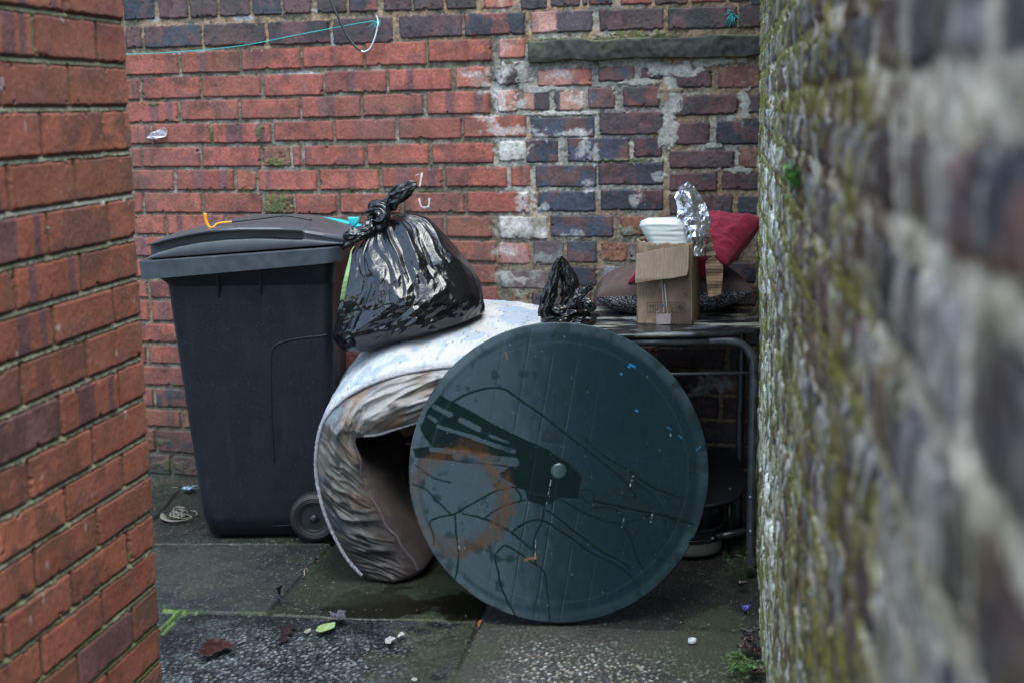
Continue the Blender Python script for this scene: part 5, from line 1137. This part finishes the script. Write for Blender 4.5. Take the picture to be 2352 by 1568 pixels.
# printed handling marks
M_INK = mat('box_ink', (.035, .030, .030), .8); M_INKB = mat('blue_ink', (.03, .08, .16), .8)
def fp(x, y, d=.0042): a, z = bface(x, y); return B0+fx*a+fz*z-fy*(d+.004*math.sin(a/BWd*math.pi)*math.sin(z/BHt*3))
def inkline(bm, pts, w_=.0012):
    for (a, b) in zip(pts[:-1], pts[1:]):
        a, b = fp(*a), fp(*b); d = b-a; L = np.linalg.norm(d); d = d/L; n_ = np.cross(d, fy); a = a-d*w_*.4; b = b+d*w_*.4
        vs_ = [bm.verts.new(V(p)) for p in (a+n_*w_/2, b+n_*w_/2, b-n_*w_/2, a-n_*w_/2)]; bm.faces.new(vs_)
for (x0, x1) in ((235, 314), (330, 412), (424, 504), (517, 600)):
    bm = bmesh.new(); inkline(bm, [(x0, 1240), (x1, 1240), (x1, 1340), (x0, 1340), (x0, 1240)])
    if x0 == 235:
        for x in (262, 290): inkline(bm, [(x, 1322), (x, 1268)], .0013); inkline(bm, [(x-9, 1278), (x, 1258), (x+9, 1278)], .0016)
        inkline(bm, [(246, 1328), (304, 1328)], .0012)
    if x0 == 424:
        inkline(bm, [(478, 1258), (456, 1258), (453, 1283), (470, 1280), (480, 1292), (474, 1307), (452, 1308)], .0020); inkline(bm, [(440, 1328), (492, 1328)], .0012)
    if x0 == 517:
        inkline(bm, [(534, 1290), (540, 1276), (558, 1268), (576, 1276), (584, 1290), (534, 1290)], .0030); inkline(bm, [(545, 1282), (573, 1282)], .006); inkline(bm, [(559, 1290), (559, 1322), (552, 1326)], .0012)
        for x in (545, 560, 575): inkline(bm, [(x, 1250), (x-3, 1258)], .0009)
    P(bm_obj(bm, 'printed_symbol', M_INK, smooth=False), cbx)
for yy in (985, 1168):
    bm = bmesh.new(); inkline(bm, [(588, yy-18), (612, yy+8)], .0018); inkline(bm, [(606, yy-22), (630, yy+2)], .0018); inkline(bm, [(588, yy-18), (598, yy-24)], .0014); inkline(bm, [(612, yy+8), (604, yy+18)], .0014)
    P(bm_obj(bm, 'printed_mark', M_INK, smooth=False), cbx)
bm = bmesh.new(); inkline(bm, [(356, 1258), (386, 1258)], .003); inkline(bm, [(358, 1272), (384, 1272)], .005); inkline(bm, [(371, 1280), (371, 1318)], .0014); inkline(bm, [(358, 1322), (384, 1322)], .0016); P(bm_obj(bm, 'goblet_symbol', M_INKB, smooth=False), cbx)
M_TAPE = mat('clear_tape', (.34, .28, .27), .22, var=.15, vscale=40, spec=.8)
bm = bmesh.new()
def tq(pts, d=.0052):
    bm.faces.new([bm.verts.new(V(fp(*p, d))) for p in pts])
tq([(318, 1352), (462, 1345), (458, 1448), (322, 1452)])
P(bm_obj(bm, 'tape', M_TAPE, smooth=False), cbx)
bm = bmesh.new(); inkline(bm, [(372, 1012), (384, 1190), (392, 1335)], .0012); inkline(bm, [(402, 1060), (416, 1220), (430, 1372)], .0022); inkline(bm, [(320, 1335), (345, 1318)], .0016)
P(bm_obj(bm, 'tape_crease_glint', mat('tape_glint', (.55, .55, .66), .15, spec=1), smooth=False), cbx)  # glints along the tape creases, painted as pale strips

# ---------- foil tray and crumpled foil in the box
M_TRAY = mat('white_foil', (.62, .66, .64), .35, metal=.1, var=.05, bump=.15, bscale=80, bdist=.002)
M_FOIL = mat('silver_foil', (.74, .74, .84), .27, metal=1, var=.06, bump=.15, bscale=60, bdist=.004)
ny, nx_ = 90, 120; zz, xx = np.meshgrid(np.linspace(0, 1, ny), np.linspace(0, 1, nx_), indexing='ij')
Yt = B0[1]+.035
def edgeL(q): return np.interp(q, [0, .2, .45, .75, .9, 1], [262, 235, 200, 150, 165, 240])
def edgeR(q): return np.interp(q, [0, .3, .6, .9, 1], [660, 650, 630, 590, 545])
yT = np.interp(zz, [0, 1], [720, 410]); xT = edgeL(zz)*(1-xx)+edgeR(zz)*xx
pxx = 1433.3+xT*.2344; pyy = 404.3+(yT-8*xx)*.2344
Rr = Fw[None, None]+Rt*((pxx-1176)/FPX)[..., None]+Up*((784-pyy)/FPX)[..., None]
eg = np.minimum(np.minimum(xx, 1-xx)*5, np.minimum(zz+.4, (1-zz))*4); dep_ = Yt-.030*np.sqrt(np.clip(1-(1-np.clip(eg, 0, 1))**2, 0, 1))
dep_ = dep_-.0011*lin(xx*3+zz, zz*11, None, 44)-.0003*np.sin(zz*42+xx*1.5)
vt_ = CO+Rr*(dep_/Rr[..., 1])[..., None]
try_ = thing('food_tray', 'shiny white foil food tray sticking out of the top of the cardboard box', 'food tray', CO+Rr[0, 60]*(Yt/Rr[0, 60, 1]))
o = link('tray_shell', raw_mesh('tray_shell', vt_, grid_faces(nx_, ny)), M_TRAY); s_ = o.modifiers.new('s', 'SOLIDIFY'); s_.thickness = .035; s_.offset = -1; P(o, try_)
FLp = [(640, 790), (600, 560), (520, 405), (528, 330), (497, 210), (545, 105), (610, 60)]; FRp = [(790, 790), (785, 630), (835, 560), (855, 405), (770, 225), (700, 110), (645, 60)]
nf_ = 200; qq = np.linspace(0, 1, nf_); yL = np.interp(qq, np.linspace(0, 1, 7), [p[1] for p in FLp]); xL = np.interp(qq, np.linspace(0, 1, 7), [p[0] for p in FLp]); yR = np.interp(qq, np.linspace(0, 1, 7), [p[1] for p in FRp]); xR = np.interp(qq, np.linspace(0, 1, 7), [p[0] for p in FRp])
k_ = np.linspace(0, 1, nf_)[None]; XF = xL[:, None]*(1-k_)+xR[:, None]*k_; YFz = yL[:, None]*(1-k_)+yR[:, None]*k_
nfx = XF/60.; nfy = YFz/75.
XF = XF+9*fbm(nfx*.8, nfy*.8, 0, 3, 61)
wf = fbm(nfx*.5, nfy*.5, 0, 2, 66)*.6; cr_ = lin(nfx*.8+wf, nfy*.9+wf, None, 63)*.014+lin(nfx*1.9+wf, nfy*1.7, None, 64)*.006+lin(nfx*4, nfy*3.6+wf, None, 65)*.0012
pxx = 1433.3+XF*.2344; pyy = 404.3+YFz*.2344; Rr = Fw[None, None]+Rt*((pxx-1176)/FPX)[..., None]+Up*((784-pyy)/FPX)[..., None]
dep_ = Yt-.038+cr_-.020*np.sin(math.pi*k_)+.01; vfo = CO+Rr*(dep_/Rr[..., 1])[..., None]
o = link('kitchen_foil', raw_mesh('kitchen_foil', vfo, grid_faces(nf_, nf_)), M_FOIL); s_ = o.modifiers.new('s', 'SOLIDIFY'); s_.thickness = .0012; setprops(o, 'crumpled silver foil rising to a point above the cardboard box', 'foil')

# ---------- under the table: pan and black seat
M_STL2 = mat('dull_steel', (.30, .29, .27), .4, metal=.5, var=.2); M_PAN = mat('pan_dark', (.012, .012, .013), .3)
pc_ = on_ground(1600, 1285)+np.array([-.01, .10, 0]); pn = thing('cooking_pan', 'round pan with a pale base band and dark handle on the ground under the table', 'pan', (pc_[0], pc_[1], 0))
P(add_edgesplit(lathe('pan_base', [(.001, .004), (.085, .004), (.098, .010), (.102, .018), (.104, .05)], M_STL2, (pc_[0], pc_[1], 0), 'Z'), 40), pn)
P(add_edgesplit(lathe('pan_side', [(.106, .050), (.107, .052), (.107, .060), (.104, .062), (.105, .085), (.108, .088), (.108, .094), (.103, .095), (.100, .06), (.001, .055)], M_PAN, (pc_[0], pc_[1], 0), 'Z'), 40), pn)
P(tube([(pc_[0]+.07, pc_[1]-.08, .068), (pc_[0]+.10, pc_[1]-.085, .072), (pc_[0]+.15, pc_[1]-.08, .080), (pc_[0]+.19, pc_[1]-.06, .084)], [.010, .013, .012, .010], 'handle', M_PAN), pn)
P(lathe('rivet', [(.001, -.004), (.004, -.003), (.005, .003)], M_BOLT, (pc_[0]+.060, pc_[1]-.095, .066), n=14), pn)
M_SEAT = mat('seat_black', (.014, .014, .018), .35, var=.3, vscale=20, rvar=.1, bump=.2, bscale=60)
ns2 = 40; s, t = np.meshgrid(np.linspace(-1, 1, ns2), np.linspace(-1, 1, ns2)); ss_ = s*np.sqrt(1-t*t/2*.8); tt_ = t*np.sqrt(1-s*s/2*.8)
sv = np.stack([.56+.165*ss_, 4.36+.17*tt_, .215+.05*(t*.9)+.06*s*s*0+.018*(s**2)], -1)
st_ = thing('chair_seat', 'dark curved chair seat pushed in under the black table', 'seat', (.56, 4.36, 0))
o = link('seat_shell', raw_mesh('seat_shell', sv, grid_faces(ns2, ns2)), M_SEAT); s_ = o.modifiers.new('s', 'SOLIDIFY'); s_.thickness = .010; P(o, st_)
for (a, b) in ((.47, 4.28), (.67, 4.28), (.47, 4.46), (.67, 4.46)): P(tube([(a, b, .205), (a, b, .003)], .008, 'leg', M_PAN, n=8), st_)

# ---------- strings, wires and scraps on the back wall
def wall_pt(x, y, off=.02): 
    p = on_plane(x, y, PB+NB*off, NB); return p
M_TEAL = mat('teal_string', (.02, .30, .30), .6, var=.2); M_WIREW = mat('wire_silver', (.55, .57, .60), .35, metal=.5); M_WIREB = mat('wire_grey', (.012, .012, .015), .5)
A1 = lambda x, y: (275.6+x*.4297, y*.4297)
cord = thing('washing_line', 'thin teal cord stretched along the top of the wall and tied to a hook', 'cord', wall_pt(*A1(1375, 130)))
P(tube(smooth_path([wall_pt(150, 126, .08)]+[wall_pt(*A1(*q), .022) for q in ((40, 292), (330, 278), (650, 246), (950, 188), (1200, 140), (1360, 112))], 6), .0016, 'cord_run', M_TEAL, n=6), cord)
for i, (dx, dy) in enumerate(((-30, 20), (-45, 32), (-20, 38), (12, 30), (18, 10))):
    P(tube(smooth_path([wall_pt(*A1(1372, 118), .03), wall_pt(*A1(1372+dx*.5+8, 118+dy*.5-12), .038), wall_pt(*A1(1372+dx, 118+dy), .03)], 4), .0018, 'cord_tail', M_TEAL, n=5), cord)
P(tube([wall_pt(*A1(1375+14*math.cos(a), 130+16*math.sin(a)), .034) for a in np.linspace(0, 6.28, 16, endpoint=False)], .0026, 'cord_knot', M_TEAL, n=6, closed=True), cord)
wr0 = thing('hanging_cable', 'grey cable hanging in a loop with a silver end at the top of the wall', 'cable', wall_pt(*A1(1300, 278)))
P(tube(smooth_path([wall_pt(*A1(1060, -160), .06)]+[wall_pt(*A1(*q), .05) for q in ((1120, -10), (1165, 90), (1215, 190), (1258, 250), (1290, 272))], 6), .0046, 'cable_run', M_WIREB, n=8), wr0)
P(tube(smooth_path([wall_pt(*A1(*q), o_) for *q, o_ in ((1286, 270, .05), (1305, 278, .05), (1335, 262, .048), (1358, 215, .045), (1374, 160, .04), (1380, 120, .036), (1370, 84, .0)) ], 6), .0030, 'wire_end', M_WIREW, n=8), wr0)
A2_ = lambda x, y: (1056.6+x*.3321, y*.3321)
tuft = thing('twine_knot', 'bright teal tuft of frayed twine on the wall above the stone lintel', 'twine', wall_pt(*A2_(1885, 110)))
for i in range(18):
    a = random.uniform(0, 6.28); L = random.uniform(30, 90); c_ = (1885+random.uniform(-20, 20), 108+random.uniform(-12, 12)); e_ = (c_[0]+math.cos(a)*L*.8, c_[1]+abs(math.sin(a))*L*(1 if random.random() < .75 else -.3))
    P(tube(smooth_path([wall_pt(*A2_(*c_), .012), wall_pt(*A2_((c_[0]+e_[0])/2+random.uniform(-12, 12), (c_[1]+e_[1])/2-10), .03), wall_pt(*A2_(*e_), .014)], 4), .0016, 'strand', M_TEAL, n=5), tuft)
M_CLEAR = mat('plastic_film', (.42, .38, .42), .25, var=.3, vscale=60, bump=.8, bscale=60, bdist=.004)
pl = [wall_pt(*A1(*q), .016) for q in ((145, 738), (165, 712), (205, 700), (240, 682), (258, 700), (248, 732), (205, 742), (180, 745))]
def crumple_patch(name, pts, m, nrm, amp=.006, th=.001, seed=0, n=26, curl=0):
    P_ = np.array(pts); c = P_.mean(0); k = len(P_); pr_ = []
    bd = resample(np.vstack([P_, P_[:1]]), 49)[:-1]; rr2 = np.linspace(.02, 1, n)
    v = c+(bd[None]-c)*rr2[:, None, None]; sc = max(np.ptp(P_, axis=0))
    v = v+np.array(nrm)*((amp*ridged(v[..., 0]/sc*2.5+seed, v[..., 1]/sc*2.5, v[..., 2]/sc*2.5, 3, seed)+amp*.5+curl*(rr2[:, None]**2))[..., None])
    o = link(name, raw_mesh(name, v, grid_faces(48, n, wrapu=True)), m); s_ = o.modifiers.new('s', 'SOLIDIFY'); s_.thickness = th; return o
setprops(crumple_patch('plastic_scrap', pl, M_CLEAR, NB, .012, seed=3), 'pale scrap of clear plastic stuck to the red bricks at left', 'litter')

# ---------- litter and leaves on the paving
Z8 = lambda x, y: (321.6+x*.3711, 1102.5+y*.3711)
def gpoly(pts, z=.004): return [on_ground(*Z8(*q), z) for q in pts]
UPV = (0, 0, 1)
M_LEAFB = mat('wet_brown_leaf', (.036, .013, .010), .22, var=.4, vscale=90, bump=.5, bscale=90, bdist=.002); M_LEAFD = mat('dark_leaf', (.024, .013, .014), .25, var=.4, vscale=90, bump=.4, bscale=90)
M_LEAFY = mat('yellow_green_leaf', (.22, .28, .12), .45, var=.15, vscale=60); M_LEAFP = mat('purple_grey_leaf', (.055, .050, .062), .4, var=.4, vscale=80, bump=.5, bscale=100); M_PAPER = mat('wet_paper', (.30, .30, .28), .6, var=.2, bump=.5, bscale=80)
LL = [('leaf', 'large wet dark brown leaf with pointed lobes at lower left of the paving', 'leaf', M_LEAFB, [(365, 1070), (400, 1055), (395, 1040), (420, 1030), (405, 1012), (440, 1010), (455, 995), (500, 1000), (520, 985), (535, 1000), (520, 1020), (560, 1018), (600, 1030), (570, 1045), (585, 1060), (530, 1060), (500, 1085), (460, 1090), (440, 1110), (395, 1105), (365, 1090)], .006, .007),
 ('leaf', 'dark reddish wet leaf lying flat between the large brown leaf and the yellow one', 'leaf', M_LEAFD, [(870, 905), (890, 915), (920, 900), (970, 895), (965, 915), (930, 930), (945, 950), (905, 965), (925, 985), (900, 1005), (850, 1005), (875, 985), (865, 960), (885, 940)], .003, .002),
 ('leaf', 'pale yellow-green oval leaf on the wet slab', 'leaf', M_LEAFY, [(1088, 940), (1100, 918), (1140, 900), (1180, 893), (1210, 892), (1205, 915), (1175, 938), (1130, 952), (1100, 950)], .003, .004),
 ('leaf', 'crumpled purple-grey leaf touching the yellow-green leaf', 'leaf', M_LEAFP, [(1170, 850), (1200, 855), (1225, 840), (1250, 830), (1280, 845), (1265, 862), (1275, 880), (1240, 892), (1215, 885), (1185, 880)], .012, .004),
 ('leaf', 'small pale tan leaf left of the yellow-green leaf', 'leaf', mat('tan_leaf', (.20, .19, .13), .5, var=.3), [(1012, 945), (1030, 930), (1060, 922), (1055, 940), (1035, 952)], .002, .002),
 ('leaf', 'tiny orange leaf in the joint at the foot of the round table top', 'leaf', mat('orange_leaf', (.22, .05, .015), .5, var=.2), [(2088, 900), (2100, 882), (2118, 880), (2108, 905), (2092, 922)], .006, .002),
 ('paper_scrap', 'torn piece of soggy white paper, the lower left of two', 'litter', M_PAPER, [(1515, 1000), (1545, 985), (1580, 978), (1585, 995), (1555, 1010), (1550, 1025), (1520, 1025)], .006, .002),
 ('paper_scrap', 'torn piece of soggy white paper, the upper right of two', 'litter', M_PAPER, [(1588, 975), (1610, 960), (1642, 958), (1635, 975), (1600, 985)], .006, .002),
 ('paper_scrap', 'flattened grey-white scrap at the bottom edge near the slab joint', 'litter', M_PAPER, [(1675, 1245), (1690, 1232), (1715, 1232), (1712, 1248)], .003, .002)]
for i, (nm_, lb, ct_, m_, pp, am, cu2) in enumerate(LL):
    z_ = .006 if i else .008
    setprops(crumple_patch(nm_, gpoly(pp, z_), m_, UPV, am, .0008, seed=i*7+1, curl=cu2), lb, ct_)
# black strap
M_STRAP = mat('black_strap', (.008, .008, .009), .5)
def ribbon(name, pts, wd, m, th=.001, nrm=(0, 0, 1), wdir=None):
    c = smoothed(pts, 30); w_ = np.interp(np.linspace(0, 1, 30), np.linspace(0, 1, len(wd)), wd); t = np.gradient(c, axis=0); s_ = np.cross(t, nrm); s_ /= np.linalg.norm(s_, axis=1)[:, None]+1e-9
    if wdir is not None: s_ = np.broadcast_to(np.array(wdir), s_.shape)
    v = np.array([c+s_*(w_*(q-.5))[:, None] for q in (0, .5, 1)]); o = link(name, raw_mesh(name, v, grid_faces(30, 3)), m); so2 = o.modifiers.new('s', 'SOLIDIFY'); so2.thickness = th; return o
setprops(ribbon('strap', [on_ground(*Z8(865, 655), .05), on_ground(*Z8(862, 700), .012), on_ground(*Z8(868, 728), .008), on_ground(*Z8(905, 738), .010), on_ground(*Z8(952, 745), .012)], [.026, .010, .007, .008, .008], M_STRAP, wdir=(.8, .3, .4)), 'bent black plastic strap lying over the slab joint', 'strap')
M_TWIG = mat('pale_twig', (.17, .13, .10), .6)
setprops(tube(smooth_path([on_ground(*Z8(1018, 590), .005), on_ground(*Z8(1018, 555), .014), on_ground(*Z8(1030, 542), .014), on_ground(*Z8(1040, 560), .006)], 5), .0022, 'twig', M_TWIG, n=6), 'small pale curled twig in the slab joint in front of the bin', 'twig')
# tangled pale string behind the bin
M_STR = mat('dirty_string', (.17, .155, .12), .7, var=.3)
nest = thing('string_tangle', 'tangle of pale string and shavings beside the back of the bin', 'string', on_ground(*Z8(250, 215)))
P(ribbon('curved_strip', [on_ground(*Z8(*q), .010) for q in ((140, 205), (150, 235), (190, 250), (260, 248), (320, 235))], [.012, .022, .018, .010, .004], M_STR), nest)
for i in range(9):
    c_ = (random.uniform(215, 330), random.uniform(180, 235)); P(tube(smooth_path([on_ground(*Z8(c_[0]+40*math.cos(a), c_[1]+18*math.sin(a)), .008+.012*random.random()) for a in np.linspace(random.random()*6, random.random()*6+4, 5)], 4), .0024, 'string', M_STR, n=5), nest)
setprops(crumple_patch('wrapper', gpoly([(258, 62), (290, 50), (340, 48), (342, 60), (310, 72), (270, 72)], .008), mat('blue_white_film', (.12, .24, .33), .3, var=.4, vscale=60), UPV, .01, seed=41), 'pale blue wrapper on the ground at the foot of the back wall', 'litter')
setprops(crumple_patch('wrapper', [on_ground(a, b, .006) for a, b in ((1700, 1397), (1712, 1394), (1726, 1397), (1716, 1404), (1706, 1402))], mat('blue_foil', (.07, .075, .32), .2, metal=.5), UPV, .01, seed=43), 'tiny shiny blue wrapper by the right wall', 'litter')
cp = on_ground(1590, 1478, 0); o = lathe('bottle_cap', [(.0105, .003), (.0112, .004), (.0105, .013), (.0085, .014), (.0085, .009), (.001, .009)], mat('cap_white', (.60, .62, .64), .4), (cp[0], cp[1], .001), 'Z', n=24); setprops(o, 'small white bottle cap on the sandy slab at lower right', 'bottle cap')
setprops(tube([on_ground(1703, 1470, .012), on_ground(1721, 1494, .006)], .0016, 'straw', M_TWIG, n=6), 'thin pale stalk lying near the foot of the right wall', 'stalk')
# dead leaves gathered along the right wall
spots = [(1722, 1480, .022, 'b'), (1738, 1452, .016, 'd'), (1708, 1497, .018, 'b'), (1733, 1505, .024, 'b'), (1745, 1530, .022, 'd'), (1738, 1556, .026, 'b'), (1716, 1470, .012, 'd'), (1702, 1350, .018, 'd')]
for i, (x, y, s_, k) in enumerate(spots):
    c_ = on_ground(x, y, .008); a0 = random.random()*6
    pts = [c_+np.array([math.cos(a+a0)*s_*(1 if j % 2 else .72)*1.3, math.sin(a+a0)*s_*(1 if j % 2 else .72), 0]) for j, a in enumerate(np.linspace(0, 6.28, 11)[:-1])]
    setprops(crumple_patch('leaf', pts, M_LEAFB if k == 'b' else M_LEAFD, UPV, .012, .0008, seed=60+i, curl=.006), 'curled dead brown leaf among those gathered at the foot of the right wall', 'leaf', 'dead leaves along the foot of the right wall')

# ---------- weeds
M_WEED = mat('weed_leaf', (.085, .17, .035), .5, var=.3, vscale=60); M_WEED2 = mat('weed_leaf_dark', (.04, .075, .02), .55, var=.3, vscale=60)
def weed(name, label, base, n, spread, hgt, lsz, m, nrm=(0, 0, 1), group=None):
    base = np.array(base); nrm = np.array(nrm, float); nrm /= np.linalg.norm(nrm); root = thing(name, label, 'weed', base, group)
    bs = bmesh.new(); bl_ = bmesh.new()
    for i in range(n):
        a = random.random()*6.28; out = np.cross(nrm, [math.cos(a), math.sin(a), .3]); out /= np.linalg.norm(out)
        e = base+nrm*hgt*random.uniform(.3, 1)+out*spread*random.uniform(.2, 1); p0 = base+out*spread*.1; mid_ = (p0+e)/2+nrm*hgt*.2
        for (q0, q1) in ((p0, mid_), (mid_, e)):
            s_ = .0008; bs.faces.new([bs.verts.new(V(p)) for p in (q0+out*s_, q0-out*s_, q1-out*s_, q1+out*s_)])
            bs.faces.new([bs.verts.new(V(p)) for p in (q0+nrm*s_, q0-nrm*s_, q1-nrm*s_, q1+nrm*s_)])
        for j in range(5):
            c = e*(1-j*.12)+mid_*(j*.12)+np.array([random.uniform(-1, 1) for _ in range(3)])*lsz*.8; d = np.array([random.uniform(-1, 1), random.uniform(-1, .4), random.uniform(-.3, .6)]); d /= np.linalg.norm(d)
            sd_ = np.cross(d, [0, 0, 1]); sd_ /= np.linalg.norm(sd_)+1e-9; L = lsz*random.uniform(.6, 1.2); up_ = np.cross(sd_, d)*L*.15
            bl_.faces.new([bl_.verts.new(V(p)) for p in (c, c+d*L*.3+sd_*L*.3+up_, c+d*L*.7+sd_*L*.26+up_, c+d*L, c+d*L*.7-sd_*L*.26+up_, c+d*L*.3-sd_*L*.3+up_)])
    P(bm_obj(bs, 'stems', m, smooth=False), root); P(bm_obj(bl_, 'leaves', m, smooth=False), root); return root
weed('weed', 'bright green weed in the crack at the bottom right corner of the paving', on_ground(1705, 1550), 26, .055, .035, .014, M_WEED)
weed('weed', 'small round-leaved green weed above the bright one on the sandy slab', on_ground(1692, 1512), 5, .02, .012, .012, M_WEED)
weed('weed', 'dark straggly weed at the foot of the table leg', on_ground(1700, 1340), 22, .06, .10, .010, M_WEED2)
tw_ = 3.0
cw = None
for t_ in np.arange(.5, 4.5, .01):
    p_ = CRN+DRW*t_; d_ = p_+np.array([0, 0, 1.30])-CO; xx_ = 1176+FPX*(d_@Rt)/(d_@Fw)
    if xx_ > 1855: cw = p_; break
zz_ = on_plane(1855, 420, cw, NR)[2]
weed('weed', 'small bright green plant growing out of the blurred right wall', (cw[0]+NR[0]*.005, cw[1], zz_), 14, .022, .02, .013, mat('bright_leaf', (.10, .30, .03), .5, var=.2), nrm=NR)

# ---------- grit and crumbs washed into the joints and along the walls
def crumbs(name, label, places, m, seed):
    r_ = random.Random(seed); bm = bmesh.new()
    for (x, y, rx, ry, n, s0, s1) in places:
        c0 = on_ground(x, y)
        for i in range(n):
            q = r_.gauss(0, .5), r_.gauss(0, .5); s_ = r_.uniform(s0, s1); p = Vector((c0[0]+q[0]*rx, c0[1]+q[1]*ry, s_*.35))
            M_ = Matrix.Translation(p) @ Matrix.Rotation(r_.uniform(0, 6), 4, 'Z') @ Matrix.Diagonal((s_*r_.uniform(.6, 1.4), s_*r_.uniform(.5, 1), s_*r_.uniform(.3, .7), 1))
            bmesh.ops.create_icosphere(bm, subdivisions=1, radius=1, matrix=M_)
    for v in bm.verts: v.co += Vector((r_.uniform(-1, 1), r_.uniform(-1, 1), r_.uniform(-1, 1)))*.0008
    o = bm_obj(bm, name, m, smooth=False); setprops(o, label, 'grit', None, 'stuff'); return o
M_GRIT = mat('grit_stone', (.10, .09, .075), .8, var=.6, vscale=40); M_GRITL = mat('grit_mortar', (.22, .20, .16), .85, var=.5, vscale=50)
crumbs('grit', 'dark grit and crumbs gathered along the slab joints and the foot of the walls', [(700, 1300, .10, .22, 26, .0015, .004), (1075, 1480, .05, .25, 24, .0015, .004), (600, 1406, .7, .02, 30, .0015, .0035), (1738, 1480, .03, .5, 60, .002, .006), (500, 1247, .5, .02, 14, .0015, .003), (1000, 1425, .6, .02, 20, .0015, .0035), (1450, 1445, .8, .03, 30, .0015, .004)], M_GRIT, 5)
crumbs('mortar_crumbs', 'pale crumbs of fallen mortar on the paving by the back wall and under the bin', [(395, 1116, .30, .05, 34, .0015, .005), (700, 1240, .3, .03, 16, .0015, .003), (1400, 1500, .9, .3, 30, .0015, .0035), (700, 1450, 1.1, .25, 40, .001, .003), (600, 1320, .7, .2, 14, .001, .0025), (1736, 1500, .03, .4, 14, .002, .004)], M_GRITL, 9)
